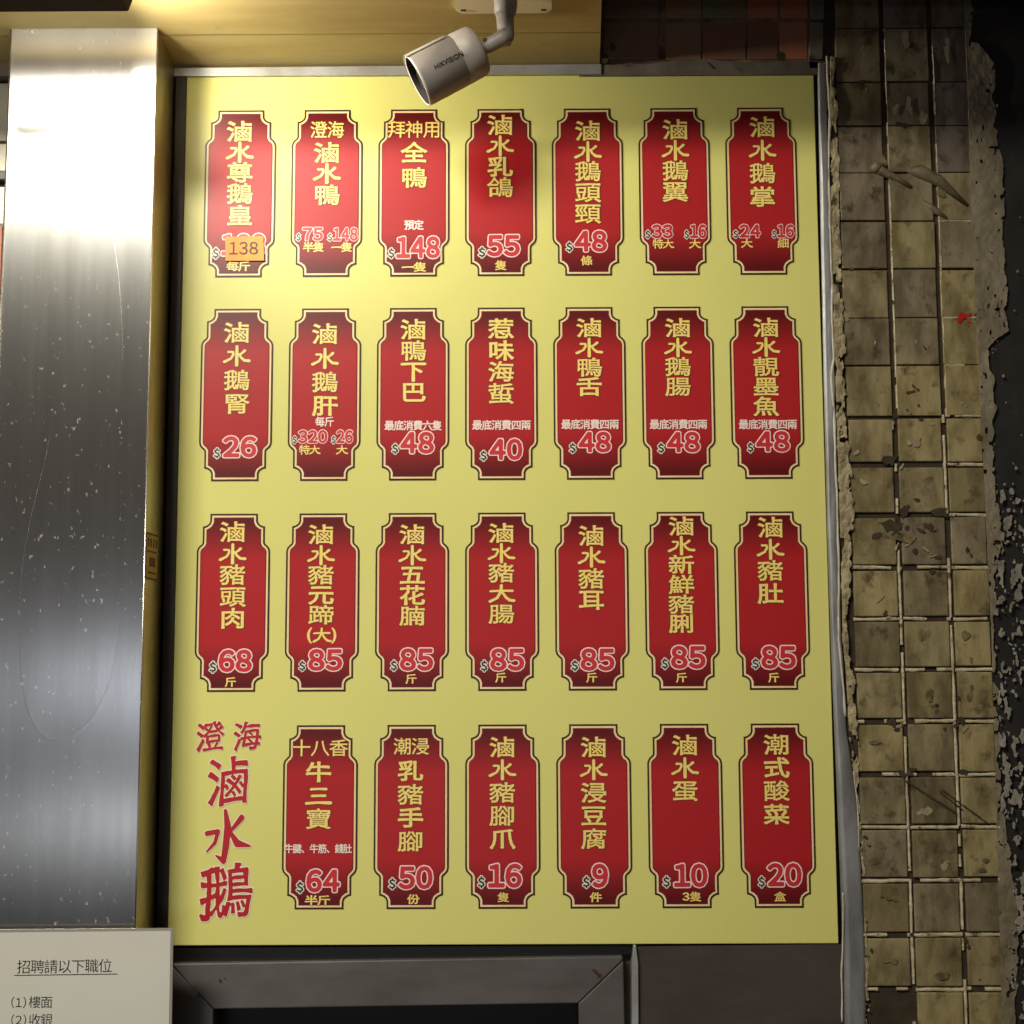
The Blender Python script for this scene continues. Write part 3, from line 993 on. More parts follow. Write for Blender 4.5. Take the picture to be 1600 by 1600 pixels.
# ------------------------------------------------------------------ brushed steel pillar
YP = -0.105
px0, px1 = unp(17, 44, YP).x, unp(247, 44, YP).x
ztop = unp(130, 43, YP).z
pil = thing('steel_pillar', 'tall brushed stainless steel clad pillar left of the menu board', 'pillar', ((px0 + px1) / 2, YP, 0))
bm = bmesh.new()
w = px1 - px0
nx, nz = 14, 90
grid = []
for j in range(nz + 1):
    row = []
    zz = ztop * j / nz
    for i in range(nx + 1):
        t = i / nx
        row.append(bm.verts.new((px0 + 0.0015 + (w - 0.003) * t, YP - 0.0014 * float(vnoise(t * 1.2, zz * 3.0, 91)) * math.sin(math.pi * t), zz)))
    grid.append(row)
for j in range(nz):
    for i in range(nx):
        bm.faces.new((grid[j][i], grid[j][i + 1], grid[j + 1][i + 1], grid[j + 1][i]))
obj('front_sheet', bm, M['steel'], pil, smooth=True)
bm = bmesh.new()
box(bm, px1 - 0.0012, px1, YP + 0.0004, 0.019, 0, ztop - 0.001)
box(bm, px0, px0 + 0.0012, YP + 0.0004, 0.019, 0, ztop - 0.001)
obj('side_sheet', bm, M['steel_side'], pil)
bm = bmesh.new()
box(bm, px0 + 0.002, px1 - 0.002, YP + 0.002, 0.018, 0, ztop - 0.003)
obj('core', bm, M['dkbrown'], pil)
bm = bmesh.new()
tube(bm, [(px1 - 0.0005, YP - 0.0002, 0.0), (px1 - 0.0005, YP - 0.0002, ztop)], [0.0013, 0.0013], 8)
tube(bm, [(px0 + 0.0005, YP - 0.0002, 0.0), (px0 + 0.0005, YP - 0.0002, ztop)], [0.0013, 0.0013], 8)
obj('folded_edge', bm, M['steel'], pil, smooth=True)

# added dark strip painted as shade in the gap between pillar and board
bm = bmesh.new()
box(bm, px1 + 0.002, px1 + 0.020, -0.004, 0.019, 0.9, SOF_Z - 0.004, 0.002)
o = obj('gap_shade_strip', bm, M['darkstrip'])
tag(o, 'dark brown strip painted as the shaded gap between the steel pillar and the menu board', 'trim')

# small label on the pillar's side
za, zb = unp(236, 832, -0.09).z, unp(236, 905, -0.09).z
lb = thing('paper_label', 'small yellowed label with dark border on the side of the steel pillar', 'label', (px1, -0.06, zb))
xL = px1 + 0.0004
y0, y1 = -0.100, -0.040
bm = bmesh.new()
box(bm, xL - 0.0003, xL + 0.0004, y0, y1, zb, za)
obj('paper', bm, M['label'], lb)
bm = bmesh.new()
box(bm, xL + 0.0004, xL + 0.0009, y0, y1, za - 0.003, za)
box(bm, xL + 0.0004, xL + 0.0009, y0, y1, zb, zb + 0.003)
for k in range(4):
    yy = y0 + 0.007 + k * 0.014
    box(bm, xL + 0.0004, xL + 0.0009, yy, yy + 0.006, za - 0.021, za - 0.008)
box(bm, xL + 0.0004, xL + 0.0009, y0 + 0.004, y1 - 0.004, za - 0.029, za - 0.0265)
box(bm, xL + 0.0004, xL + 0.0009, y0 + 0.018, y1 - 0.012, zb + 0.02, zb + 0.034)
box(bm, xL + 0.0004, xL + 0.0009, y0 + 0.010, y1 - 0.008, zb + 0.009, zb + 0.012)
obj('printing', bm, M['label_ink'], lb)

# ------------------------------------------------------------------ what shows left of the pillar
lp = thing('metal_partition', 'grey metal partition showing as a sliver left of the steel pillar', 'partition', (-0.9, 0.02, 0))
xq = px0 - 0.004
bm = bmesh.new()
box(bm, -1.8, xq, 0.004, 0.0195, unp(5, 268, 0).z, unp(5, 128, 0).z, 0.002)
box(bm, -1.8, xq, 0.004, 0.0195, 0.0, unp(5, 286, 0).z, 0.002)
obj('panel', bm, M['greypanel'], lp)
bm = bmesh.new()
box(bm, -1.8, xq, -0.012, 0.0195, unp(5, 285, 0).z, unp(5, 270, 0).z, 0.002)
box(bm, -1.8, xq, -0.018, 0.0195, unp(5, 126, 0).z, unp(5, 104, 0).z, 0.002)
obj('ledge', bm, M['dkbrown'], lp)
bm = bmesh.new()
box(bm, -1.8, xq, 0.0025, 0.0042, unp(5, 223, 0).z, unp(5, 219, 0).z)
obj('seam', bm, M['seam'], lp)
pt = thing('wall_poster', 'orange red poster in a dark frame at the far left edge', 'poster', (-0.86, 0.0, unp(5, 470, 0).z))
z0, z1 = unp(2, 472, 0).z, unp(2, 350, 0).z
bm = bmesh.new()
box(bm, -1.05, unp(7, 400, 0).x, -0.004, 0.0035, z0, z1, 0.001)
obj('frame', bm, M['dkbrown'], pt)
bm = bmesh.new()
box(bm, -1.04, unp(4, 400, 0).x, -0.006, -0.0042, z0 + 0.006, z1 - 0.006)
obj('print', bm, M['poster'], pt)

# ------------------------------------------------------------------ flood lamp under the soffit (only its dark back dips into the frame)
YL = -0.30
fl = thing('flood_lamp', 'dark metal flood lamp housing hanging under the soffit, top left corner', 'lamp', (-0.62, YL, 1.6 + 0.95))
xe, zbot = unp(199, 18, YL - 0.03).x, unp(100, 18, YL - 0.012).z
bm = bmesh.new()
prism(bm, [(xe - 0.34, zbot), (xe - 0.004, zbot), (xe + 0.006, zbot + 0.03), (xe + 0.010, zbot + 0.085), (xe - 0.34, zbot + 0.085)], YL - 0.055, YL - 0.012, 0.003)
obj('housing', bm, M['lampcase'], fl)
bm = bmesh.new()
box(bm, xe - 0.34, xe + 0.010, YL - 0.014, YL + 0.022, zbot + 0.0795, zbot + 0.0845, 0.001)  # added plate that keeps the lamp's light off the soffit
obj('added_lamp_visor', bm, M['lampcase'], fl)
bm = bmesh.new()
prism(bm, [(xe - 0.33, zbot + 0.008), (xe - 0.012, zbot + 0.008), (xe - 0.006, zbot + 0.078), (xe - 0.33, zbot + 0.078)], YL - 0.013, YL - 0.006, 0.001)
obj('lamp_glass', bm, M['glow'], fl)
for xx in (xe - 0.26, xe - 0.08):
    bm = bmesh.new()
    box(bm, xx, xx + 0.014, YL - 0.04, YL - 0.024, zbot + 0.084, SOF_Z - SOF_T * SOF_END - 0.006)
    obj('bracket', bm, M['dkbrown'], fl)
bm = bmesh.new()
tube(bm, [(xe + 0.002, YL - 0.03, zbot + 0.022), (xe + 0.013, YL - 0.03, zbot + 0.024)], [0.003, 0.003], 10)
obj('bolt', bm, M['dkbrown'], fl)
lo = area('flood_lamp_light', (xe - 0.085, YL - 0.003, zbot + 0.040), (xe + 0.75, 0.0, zbot - 0.10), 0.13, 0.06, 3.6, (1.0, 0.96, 0.80))
lo.data.spread = R(106)
lo.parent = fl
lo.location = Vector(lo.location) - fl.location

# ------------------------------------------------------------------ doorway below the board
df = thing('door_frame', 'grimy purple grey steel door frame with rust patch below the menu board', 'door frame', (unp(630, 1590).x, 0, 0))
YD = -0.002
bm = bmesh.new()
pxprism(bm, [(269, 1510), (296, 1538.5), (333, 1577.5), (330, 1800), (264, 1800)], YD - 0.003, 0.019, 0.002)
obj('jamb', bm, M['doorgrey'], df)
bm = bmesh.new()
pxprism(bm, [(269, 1506), (973, 1494), (973, 1500), (903, 1567.5), (333.5, 1576.5), (297, 1538)], YD - 0.003, 0.019, 0.002)
obj('head', bm, M['doorgrey'], df)
bm = bmesh.new()
pxprism(bm, [(904, 1568), (974, 1501), (980, 1800), (908, 1800)], YD - 0.003, 0.019, 0.002)
obj('jamb', bm, M['doorgrey'], df)
bm = bmesh.new()
gxx = np.linspace(905, 970, 44)
gyy = np.linspace(1500, 1550, 40)
X, Z = np.meshgrid(gxx, gyy)
F = np.hypot((X - 936) / 17, (Z - 1523 - (X - 936) * 0.55) / 8) - 0.65 - (fbm(X / 9, Z / 9, 5) - 0.5) * 1.4
F = np.maximum(F, 0.9 - np.hypot((X - 943) / 5, (Z - 1528) / 5))
add_polys(bm, msq(F, gxx, gyy), YD - 0.0038, lambda a, b: (unp(a, b, YD - 0.0038).x, unp(a, b, YD - 0.0038).z))
for cx, cy, rx, ry, s in ((346, 1534, 8, 4, 3), (305, 1541, 5, 4, 4), (311, 1556, 5, 3, 6), (351, 1530, 5, 3, 8)):
    blob(bm, cx, cy, rx, ry, 20, 1.1, s, YD - 0.0038, 4)
obj('rust_patch', bm, M['rust'], df)
bm = bmesh.new()
pxprism(bm, [(310, 1553), (312, 1552), (335, 1576), (333, 1578)], YD - 0.0036, YD - 0.003)
obj('mitre_gap', bm, M['seam'], df)
dl = obj('dark_opening_panel', (lambda b: (box(b, xl - 0.02, xr + 0.02, 0.06, 0.10, 0.0, z_open + 0.02), b)[1])(bmesh.new()), M['void'])  # black panel stands in for the unlit depth of the doorway
tag(dl, 'black panel painted as the unlit opening inside the grey door frame', 'door')

# black strip painted as the shade in the gap over the frame
bm = bmesh.new()
pxprism(bm, [(264, 1481), (986, 1477), (988, 1490), (975, 1492), (264, 1503)], 0.006, 0.0195)
o = obj('gap_shade_sheet', bm, M['void'])
tag(o, 'narrow black strip painted as the shaded gap between menu board and door frame', 'trim')

# right of the door: metal bead and brown panel
bm = bmesh.new()
pxprism(bm, [(987, 1506), (990, 1477), (994, 1477), (997, 1506), (1000, 1800), (989, 1800)], -0.006, 0.019, 0.0018)
o = obj('metal_bead', bm, M['alu'])
tag(o, 'narrow pale metal bead between the door frame and the brown panel', 'trim')
bm = bmesh.new()
pxprism(bm, [(996, 1479), (1316, 1475), (1322, 1800), (1001, 1800)], 0.002, 0.019)
o = obj('brown_panel', bm, M['brownpanel'])
tag(o, 'glossy dark brown wall panel under the right end of the menu board', 'panel')

# ================================================================== MENU BOARD
BL, BR_, BT, BB = -0.5345, 0.4855, 1.6 + 0.9365, 1.6 - 0.4385
mb = thing('menu_board', 'large yellow menu board with rows of red plaques in gold Chinese lettering', 'menu board', ((BL + BR_) / 2, 0, BB))
bm = bmesh.new()
box(bm, BL, BR_, 0.0, 0.008, BB, BT, 0.0012)
obj('board_panel', bm, M['board'], mb)

# plaque outline in photo pixels about its centre: half width 55.5, half height 131
def corner(sy):
    c = [(-36, 131), (-36, 120), (-37.5, 116.5), (-40.5, 114), (-44, 112.4), (-47, 112), (-47, 88), (-48, 86), (-51, 83.5), (-54, 80), (-55.5, 75)]
    return c


LH = [(x, y) for x, y in corner(1)]
half = LH + [(x, -y + 1.5 * (abs(y) < 100)) for x, y in reversed(LH)]      # left side, top to bottom
OUT = half + [(-x, y) for x, y in reversed(half)]


def inset(poly, d):
    n = len(poly)
    res = []
    for i in range(n):
        p0, p1, p2 = (np.array(poly[(i + k) % n], float) for k in (-1, 0, 1))
        a, b = p1 - p0, p2 - p1
        na = np.array((-a[1], a[0])) / np.linalg.norm(a)
        nb = np.array((-b[1], b[0])) / np.linalg.norm(b)
        m_ = na + nb
        m_ /= np.linalg.norm(m_)
        k = d / max(0.5, float(m_ @ na))
        res.append(tuple(p1 + m_ * k))
    return res


UX, UZ = 0.05764 / 55.5, 0.13882 / 131
pm = bmesh.new()
for mi, d, y in ((0, 0, -0.0006), (1, 2.8, -0.0009), (2, 5.6, -0.0012), (3, 7.0, -0.0015)):
    P = inset(OUT, d)[:len(half)]
    prev = None
    for x, z in P:
        row = (pm.verts.new((x * UX, y, z * UZ)), pm.verts.new((-x * UX, y, z * UZ)))
        if prev and abs(prev[0].co.z - row[0].co.z) > 1e-7:
            f = pm.faces.new((prev[0], row[0], row[1], prev[1]))
            f.material_index = mi
        prev = row
pme = bpy.data.meshes.new('dish_plaque')
for f in pm.faces:
    f.normal_update()
    if f.normal.y > 0:
        f.normal_flip()
pm.to_mesh(pme)
pm.free()
for k in ('line', 'gold', 'dred', 'red'):
    pme.materials.append(M[k])

G_L = [(0.036, -0.0019, 0), (0.008, -0.0022, 1)]
P_L = [(0.110, -0.0019, 0), (0.050, -0.0022, 1)]
D_L = [(0.13, -0.0023, 2), (0.03, -0.0026, 3)]
N_L = [(0.0, -0.0022, 0)]
GM, PM_, NM = [M['gback'], M['gtext']], [M['white'], M['pred'], M['dollar'], M['ink']], [M['wtext']]
CW, CH = 38, 34

# every plaque: centre (px) is known from its grid cell; gold: chars with y; extra lines
# g: (chars, x, [y...]) ; hd: (string, x0, x1, y) ; pr: (price, x0, x1, y0, y1, dollar x0, x1, y0, y1) ; nt/un: (string, x0, x1, y)
def ev(a, b, n):
    return [a + (b - a) * i / (n - 1) for i in range(n)]


PL = {
    (0, 0): dict(g=('滷水尊鵝皇', 375, [207, 239, 271, 304, 338]), pr=[('188', 345, 417, 364, 402, 331, 344, 386, 407)], un=[('每斤', 355, 391, 417)]),
    (1, 0): dict(hd=('澄海', 485, 538, 204), g=('滷水鴨', 511, [240, 272, 306]), pr=[('75', 472, 506, 355, 378, 462, 471.5, 364, 379), ('148', 520, 560, 355, 378, 511, 520.5, 364, 379)],
                 un=[('半隻', 474, 506, 387), ('一隻', 518, 550, 387)]),
    (2, 0): dict(hd=('拜神用', 606, 689, 203.5), g=('全鴨', 647, [240, 279]), nt=('預定', 632, 662, 352.5), pr=[('148', 618, 689, 368, 406, 605, 618, 387, 406)], un=[('一隻', 628, 666, 418)]),
    (3, 0): dict(g=('滷水乳鴿', 781.6, [197, 229, 262, 294]), pr=[('55', 759, 814, 366, 403, 746, 760, 385, 405)], un=[('隻', 774, 791, 415.5)]),
    (4, 0): dict(g=('滷水鵝頭頸', 918.5, [206, 238, 269, 302, 335]), pr=[('48', 896, 950, 359, 396, 883, 896, 377, 396)], un=[('條', 908, 925, 408)]),
    (5, 0): dict(g=('滷水鵝翼', 1055, [204, 236, 268, 301]), pr=[('33', 1017, 1052, 350, 374, 1007, 1017, 359, 375), ('16', 1077, 1104, 350, 374, 1068, 1077, 359, 375)],
                 un=[('特大', 1020, 1052, 382), ('大', 1077, 1094, 382)]),
    (6, 0): dict(g=('滷水鵝掌', 1191, [200, 236, 272, 309]), pr=[('24', 1154, 1189, 350, 373, 1144, 1154, 359, 374), ('16', 1213, 1241, 350, 373, 1205, 1213.5, 359, 374)],
                 un=[('大', 1158, 1175, 381), ('細', 1215, 1232, 381)]),
    (0, 1): dict(g=('滷水鵝腎', 370.5, [521, 557, 595, 632]), pr=[('26', 347, 403, 680, 717, 333, 346, 699, 718)]),
    (1, 1): dict(g=('滷水鵝肝', 508, [523, 561, 598, 635]), nt=('每斤', 493, 522, 659.5), pr=[('320', 465, 513, 671, 694, 456, 465, 680, 695), ('26', 525, 552.5, 671, 694, 517, 526, 680, 695)],
                 un=[('特大', 468, 500, 703.5), ('大', 526, 543, 703.5)]),
    (2, 1): dict(g=('滷鴨下巴', 646, [516, 549, 581, 614]), nt=('最底消費六隻', 601, 690.5, 665.5), pr=[('48', 624, 680, 673, 711, 611, 624, 692, 711)]),
    (3, 1): dict(g=('惹味海蜇', 783, [515, 549, 582, 616]), nt=('最底消費四兩', 738, 829.5, 664.8), pr=[('40', 763, 818, 684, 721, 749, 762, 703, 722)]),
    (4, 1): dict(g=('滷水鴨舌', 920.5, [513.5, 544, 575, 605]), nt=('最底消費四兩', 877, 967, 663.7), pr=[('48', 902, 956, 673, 709, 888, 901, 691, 710)]),
    (5, 1): dict(g=('滷水鵝腸', 1059, [513.5, 544, 574, 605]), nt=('最底消費四兩', 1015, 1105, 663.7), pr=[('48', 1040, 1095, 673, 709, 1026, 1039, 691, 710)]),
    (6, 1): dict(g=('滷水靚墨魚', 1196.6, [513, 543, 574, 605, 636]), nt=('最底消費四兩', 1154, 1245, 663.7), pr=[('48', 1179, 1235, 672, 708, 1166, 1178, 690, 709)]),
    (0, 2): dict(g=('滷水豬頭肉', 364, [832, 866, 899, 933, 967]), pr=[('68', 340, 396, 1013, 1052, 326, 340, 1032, 1053)], un=[('斤', 352, 369, 1066)]),
    (1, 2): dict(g=('滷水豬元蹄', 502, [836, 868, 899, 930, 961.5]), par=('大', 503, 993), pr=[('85', 480, 537, 1012, 1050, 466, 479, 1031, 1050)]),
    (2, 2): dict(g=('滷水五花腩', 644.4, [836, 868, 899, 931, 963]), pr=[('85', 623, 679, 1011, 1050, 609, 622, 1030, 1050)], un=[('斤', 634, 651, 1061)]),
    (3, 2): dict(g=('滷水豬大腸', 783.5, [834, 865, 896, 928, 960]), pr=[('85', 764, 821, 1011, 1050, 750, 763, 1030, 1051)], un=[('斤', 774, 791, 1059)]),
    (4, 2): dict(g=('滷水豬耳', 924, [838, 871, 905, 938]), pr=[('85', 905, 962, 1011, 1050, 891, 905, 1030, 1050)], un=[('斤', 916, 933, 1059)]),
    (5, 2): dict(g=('滷水新鮮豬脷', 1064.5, [823, 853, 883, 914, 945, 975]), pr=[('85', 1046, 1104, 1007, 1047, 1032, 1045, 1027, 1047)], un=[('斤', 1056, 1073, 1059)]),
    (6, 2): dict(g=('滷水豬肚', 1203.5, [825, 859, 892.5, 928]), pr=[('85', 1187, 1245, 1007, 1047, 1173, 1187, 1027, 1047)], un=[('斤', 1200, 1217, 1059)]),
    (1, 3): dict(hd=('十八香', 457, 544, 1169), g=('牛三寶', 498, [1207, 1244, 1280]), nt=('牛腱、牛筋、錢肚', 445, 550, 1326), pr=[('64', 477, 533, 1356, 1396, 462, 476, 1375, 1397)],
                 un=[('半斤', 477, 516, 1406.5)]),
    (2, 3): dict(hd=('潮浸', 615, 671, 1166.5), g=('乳豬手腳', 641.7, [1205, 1242, 1278, 1315]), pr=[('50', 621, 678, 1351, 1391, 606, 620, 1370, 1391)], un=[('份', 637, 655, 1405)]),
    (3, 3): dict(g=('滷水豬腳爪', 785, [1168, 1203, 1239, 1275, 1311]), pr=[('16', 761, 817, 1347, 1389, 745, 759, 1367, 1389)], un=[('隻', 778, 795, 1402)]),
    (4, 3): dict(g=('滷水浸豆腐', 927.6, [1168, 1203, 1239, 1275, 1311]), pr=[('9', 923, 952, 1347, 1389, 909, 923, 1367, 1389)], un=[('件', 922, 940, 1402)]),
    (5, 3): dict(g=('滷水蛋', 1070, [1165, 1200, 1236]), pr=[('10', 1051, 1107, 1347, 1388, 1034, 1048, 1367, 1388)], un=[('隻', 1078, 1095, 1401)], dig=('3', 1066, 1077, 1394, 1407)),
    (6, 3): dict(g=('潮式酸菜', 1213, [1164, 1200, 1236, 1273]), pr=[('20', 1197, 1254, 1346, 1387, 1183, 1196, 1367, 1388)], un=[('盒', 1210, 1227, 1401)]),
}
X0, DX, Z0, DZ = -0.44432, 0.1402, 1.6 + 0.74086, 0.32919
for (i, j), d in PL.items():
    po = bpy.data.objects.new('dish_plaque', pme)
    COL.objects.link(po)
    po.parent = mb
    po.location = Vector((X0 + DX * i, 0, Z0 - DZ * j)) - mb.location
    chars, cx, cys = d['g']
    price = d['pr'][0][0]
    po['label'] = 'red plaque lettered %s%s' % (d['hd'][0] if 'hd' in d else '', chars)
    bm = bmesh.new()
    step = (cys[-1] - cys[0]) / (len(cys) - 1)
    for ch, cy in zip(chars, cys):
        put_char(bm, ch, cx, cy, CW, min(30.5, step * 0.93), G_L)
    if 'par' in d:
        ch, x, y = d['par']
        put_char(bm, ch, x, y, 27, 24, G_L)
        put_string(bm, '(', x - 23, x - 15, y - 12.5, y + 12.5, [(0.03, -0.0022, 1)])
        put_string(bm, ')', x + 15, x + 23, y - 12.5, y + 12.5, [(0.03, -0.0022, 1)])
    flat_obj('dish_name', bm, GM, po)
    if 'hd' in d:
        s, x0, x1, y = d['hd']
        bm = bmesh.new()
        c = (x1 - x0) / len(s)
        for k, ch in enumerate(s):
            put_char(bm, ch, x0 + c * (k + .5), y, c * 0.97, 26, G_L, 'plain')
        flat_obj('heading', bm, GM, po)
    for (s, x0, x1, y0, y1, a0, a1, b0, b1) in d['pr']:
        bm = bmesh.new()
        if s == '188':
            put_string(bm, s, x0, x1, y0, y1, P_L)
        else:
            put_string(bm, s, x0, x1, y0, y1, P_L)
        put_string(bm, '$', a0, a1, b0, b1, D_L)
        flat_obj('price', bm, PM_, po)
    if 'nt' in d:
        s, x0, x1, y = d['nt']
        bm = bmesh.new()
        c = (x1 - x0) / len(s)
        for k, ch in enumerate(s):
            put_char(bm, ch, x0 + c * (k + .5), y, c * 0.99, 15 if len(s) < 7 else 14, [(0.024, -0.0022, 0)], 'plain')
        flat_obj('note', bm, NM, po)
    for (s, x0, x1, y) in d.get('un', []):
        bm = bmesh.new()
        c = (x1 - x0) / len(s)
        for k, ch in enumerate(s):
            put_char(bm, ch, x0 + c * (k + .5), y, c, 14.5, G_L)
        if 'dig' in d:
            q = d['dig']
            put_string(bm, q[0], q[1], q[2], q[3], q[4], [(0.04, -0.0022, 1)])
        flat_obj('unit', bm, GM, po)

B_L = [(0.018, -0.0007, 0), (-0.001, -0.0011, 1)]
bm = bmesh.new()
for ch, cx, cy, w_, h_ in (('澄', 328, 1152, 41, 44), ('海', 386, 1151, 41, 44), ('滷', 357, 1222, 62, 72), ('水', 357, 1307, 70, 82), ('鵝', 353, 1395, 78, 82)):
    put_char(bm, ch, cx, cy, w_, h_, B_L, 'brush')
flat_obj('shop_name', bm, [M['halo'], M['brush']], mb)

# orange sticker over the first price
ps = thing('price_sticker', 'orange paper sticker reading 138 over the first plaque\'s price', 'sticker', (unp(382, 407, -0.004).x, -0.0035, unp(382, 407, -0.004).z))
bm = bmesh.new()
pxprism(bm, [(352, 370), (411.5, 369), (412.5, 407), (352.5, 407.5)], -0.0042, -0.0030)
obj('paper', bm, M['orange'], ps)
bm = bmesh.new()
put_string(bm, '138', 359, 404, 379, 399, [(0.012, -0.0046, 0)])
flat_obj('lettering', bm, [M['stk_red']], ps)

# ================================================================== SECURITY CAMERA
YC = -0.20
base = unp_soffit(786, -38)
sc = thing('security_camera', 'white bullet security camera on a jointed arm above the menu board', 'security camera', base)
nrm = Vector((0, -SOF_T, -1)).normalized()          # out of the soffit, downwards
tv = Vector((0, 1, -SOF_T)).normalized()
# mounting plate: rounded square with ears
bm = bmesh.new()
c0 = unp_soffit(786, -38)
hw = (unp_soffit(861, 10) - unp_soffit(711, 10)).x / 2
back = (unp_soffit(786, 15) - c0).length
P = []
rc = 0.010
for sx, sy in ((1, 1), (-1, 1), (-1, -1), (1, -1)):
    for k in range(6):
        a = math.pi / 2 * k / 5 + {(1, 1): 0, (-1, 1): math.pi / 2, (-1, -1): math.pi, (1, -1): 1.5 * math.pi}[(sx, sy)]
        P.append((sx * (hw - rc) + rc * math.cos(a), sy * (back - rc) + rc * math.sin(a)))
low = [bm.verts.new(c0 + Vector((1, 0, 0)) * x + tv * y + nrm * 0.007) for x, y in P]
top = [bm.verts.new(c0 + Vector((1, 0, 0)) * x + tv * y + nrm * 0.0015) for x, y in P]
bm.faces.new(low)
bm.faces.new(list(reversed(top)))
for k in range(len(P)):
    bm.faces.new((low[k], top[k], top[(k + 1) % len(P)], low[(k + 1) % len(P)]))
es = list({e for v in low for e in v.link_edges if e.other_vert(v) in low})
bmesh.ops.bevel(bm, geom=es, offset=0.0015, segments=2, affect='EDGES')
plate = obj('mounting_plate', bm, M['plate'], sc)
for sx in (-1, 1):
    for sy in (-1, 1):
        bm = bmesh.new()
        q = c0 + Vector((1, 0, 0)) * sx * (hw - 0.012) + tv * sy * (back - 0.009) + nrm * 0.0073
        tube(bm, [q - Vector((0.004, 0, 0)), q + Vector((0.004, 0, 0))], [0.0016, 0.0016], 8)
        obj('screw_slot', bm, M['seam'], plate)
# dome on the plate, post, elbow
bm = bmesh.new()
tube(bm, [c0 + nrm * 0.006, c0 + nrm * 0.012, c0 + nrm * 0.018], [0.040, 0.036, 0.022], 32)
obj('plate_boss', bm, M['plate'], sc, smooth=True)
pt1 = unp(789, 27, YC)
ptop = unp(790, -20, YC)
bm = bmesh.new()
tube(bm, [Vector((ptop.x, YC, c0.z - 0.010)), unp(790, 8, YC), unp(789, 20, YC), unp(788, 27, YC)], [0.0175, 0.0172, 0.0165, 0.0130], 28)
obj('post_collar', bm, M['plastic'], sc, smooth=True)
bm = bmesh.new()
tube(bm, [unp(789, 24, YC), unp(790, 45, YC), unp(790, 58, YC), unp(787, 65, YC), unp(783, 68, YC)], [0.0128, 0.0128, 0.0128, 0.0115, 0.006], 24)
obj('post', bm, M['plastic'], sc, smooth=True)
bm = bmesh.new()
tube(bm, [unp(794, 55, YC - 0.008), unp(784, 60, YC - 0.008), unp(768, 69, YC - 0.004), unp(752, 77, YC)], [0.0112, 0.0118, 0.0112, 0.0100], 24)
arm = obj('arm', bm, M['plastic'], sc, smooth=True)
for x, y, r in ((788, 47, 0.0032), (758, 63, 0.0038)):
    bm = bmesh.new()
    q = unp(x, y, YC - 0.0118)
    tube(bm, [q + Vector((0, 0.004, 0)), q + Vector((0, -0.0016, 0))], [r, r * 0.9], 12)
    obj('joint_screw', bm, M['seam'], arm)
# body: lathe along the optical axis
fc = unp(655, 128, YC)                              # centre of the front face
rcn = unp(749, 77, YC)
ax = Vector(((fc - rcn).x, 0, (fc - rcn).z)).normalized()
ax = (ax * 0.985 + Vector((0, -0.05, 0))).normalized()
Ln = (fc - rcn).length * 1.01
fc = rcn + ax * Ln
ux = ax.cross(Vector((0, 1, 0))).normalized()
uy = ax.cross(ux).normalized()


def lathe(bm, prof, n=48, org=None):
    org = org or rcn
    prev = None
    first = None
    for s, r in prof:
        ring = [bm.verts.new(org + ax * s + (ux * math.cos(2 * math.pi * k / n) + uy * math.sin(2 * math.pi * k / n)) * r) for k in range(n)]
        if prev:
            for k in range(n):
                bm.faces.new((prev[k], prev[(k + 1) % n], ring[(k + 1) % n], ring[k]))
        else:
            first = ring
        prev = ring
    return first, prev


RB = 0.0385
bm = bmesh.new()
f, l = lathe(bm, [(0.0, 0.010), (0.0, 0.0300), (0.0012, 0.0345), (0.005, 0.0372), (0.010, 0.0380), (0.0345, RB), (0.0348, RB - 0.0006), (0.0356, RB - 0.0006), (0.0359, RB), (Ln - 0.004, RB + 0.0008), (Ln - 0.001, RB + 0.0002)])
bm.faces.new(list(reversed(f)))
body = obj('body', bm, M['plastic'], sc, smooth=True)
bm = bmesh.new()
lathe(bm, [(Ln - 0.0015, RB - 0.0005), (Ln + 0.0015, RB + 0.0004), (Ln + 0.0025, RB - 0.0010), (Ln + 0.0014, RB - 0.0024)])
obj('front_rim', bm, M['rim'], sc, smooth=True)
bm = bmesh.new()
f, l = lathe(bm, [(Ln - 0.0085, RB - 0.0032), (Ln - 0.0082, 0.020)])
bm.faces.new(l)
glass = obj('front_glass', bm, M['glassdark'], sc)
bm = bmesh.new()
f, l = lathe(bm, [(Ln - 0.0082, 0.0165), (Ln - 0.0045, 0.0155), (Ln - 0.0035, 0.0135), (Ln - 0.006, 0.0115)])
obj('lens_ring', bm, M['seam'], glass, smooth=True)
bm = bmesh.new()
f, l = lathe(bm, [(Ln - 0.0062, 0.0116), (Ln - 0.005, 0.008), (Ln - 0.0044, 0.004)])
bm.faces.new(l)
obj('lens', bm, M['lens'], glass, smooth=True)
bm = bmesh.new()
lathe(bm, [(Ln + 0.0014, RB - 0.0024), (Ln - 0.010, RB - 0.0034)])
obj('front_recess', bm, M['seam'], sc, smooth=True)
# sun visor lip over the upper front
n = 20
bm = bmesh.new()
upv = (Vector((0, 0.25, 1)) - ax * (Vector((0, 0.25, 1)).dot(ax))).normalized()
sdv = ax.cross(upv).normalized()
prev = None
for k in range(n + 1):
    a = R(-62 + 124 * k / n)
    d_ = upv * math.cos(a) + sdv * math.sin(a)
    ring = [bm.verts.new(rcn + ax * s + d_ * r) for s, r in ((0.040, RB + 0.0006), (0.042, RB + 0.0018), (Ln + 0.003, RB + 0.0024), (Ln + 0.003, RB + 0.0010), (0.040, RB + 0.0004))]
    if prev:
        for i in range(4):
            bm.faces.new((prev[i], prev[i + 1], ring[i + 1], ring[i]))
    prev = ring
obj('sun_visor', bm, M['plastic'], sc, smooth=True)
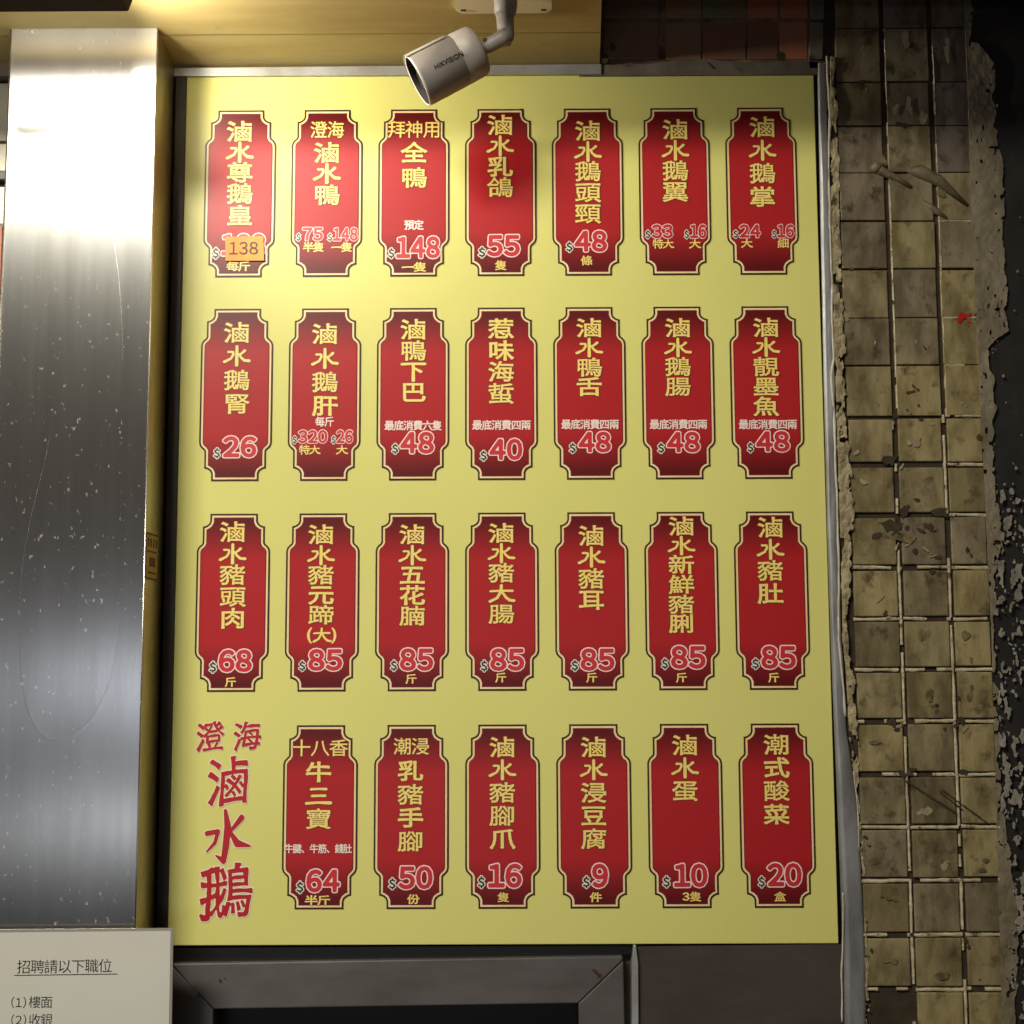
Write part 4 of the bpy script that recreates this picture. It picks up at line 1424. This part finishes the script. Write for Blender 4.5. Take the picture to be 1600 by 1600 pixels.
# lettering wrapped on the side that faces the street
bm = bmesh.new()
A, B = segs('HIKVISION')
lo_, hi_ = np.minimum(A.min(0), B.min(0)), np.maximum(A.max(0), B.max(0))
gz = np.linspace(lo_[1] - .1, hi_[1] + .1, 26)
gx = np.linspace(lo_[0] - .1, hi_[0] + .1, 150)
XX, ZZ = np.meshgrid(gx, gz)
polys = msq(sdf(A, B, XX, ZZ) - 0.02, gx, gz)
vd = (EYE - unp(690, 94, YC)).normalized()
side = (vd - ax * vd.dot(ax)).normalized()          # radial direction facing the viewer
tang = side.cross(ax).normalized()
if tang.z < 0:
    tang = -tang
sx_ = 0.046 / (hi_[0] - lo_[0])
rd = -ax                                            # reading direction runs up the body, towards the rear
s_mid = Ln * 0.555
for p in polys:
    vs = []
    for a, b in p:
        u = (a - (lo_[0] + hi_[0]) / 2) * sx_
        v = (b - (lo_[1] + hi_[1]) / 2) * sx_ * 0.95
        ang = (v + 0.006) / RB
        d_ = side * math.cos(ang) + tang * math.sin(ang)
        vs.append(bm.verts.new(rcn + ax * s_mid + rd * u + d_ * (RB + 0.0011)))
    bm.faces.new(vs)
flat_obj('lettering', bm, [M['ink']], body)

# ================================================================== NOTICE ON THE PILLAR
YN = -0.122
nt_ = thing('job_notice', 'laminated white job notice in Chinese at the bottom of the steel pillar', 'notice', (unp(130, 1600, YN).x, YN, unp(130, 1700, YN).z))
bm = bmesh.new()
pxprism(bm, [(-120, 1453), (271, 1450), (265, 1800), (-130, 1800)], YN, YN + 0.0012, 0.0004)
obj('laminate', bm, M['film'], nt_)
bm = bmesh.new()
pxprism(bm, [(-115, 1458.5), (266.5, 1454.5), (261, 1800), (-125, 1800)], YN - 0.0005, YN - 0.0001)
obj('paper', bm, M['paper'], nt_)
bm = bmesh.new()
for k, ch in enumerate('招聘請以下職位'):
    put_char(bm, ch, 37.5 + k * 21.2, 1511 - k * 0.3, 21, 21.5, [(-0.004, -0.0008, 0)], 'plain', Y=YN)
pxprism(bm, [(22, 1523.5), (183, 1521.2), (183, 1522.4), (22, 1524.7)], YN - 0.0009, YN - 0.0007)
for row, (lab, txt, yy) in enumerate((('(1)', '樓面', 1566), ('(2)', '收銀', 1593.5), ('(3)', '廚房', 1621))):
    if row == 2:
        continue
    put_string(bm, lab, 18, 41, yy - 9, yy + 9, [(0.0, -0.0008, 0)], Y=YN)
    for k, ch in enumerate(txt):
        put_char(bm, ch, 54.5 + k * 18.5, yy, 18.5, 19, [(-0.004, -0.0008, 0)], 'plain', Y=YN)
flat_obj('lettering', bm, [M['ink']], nt_)
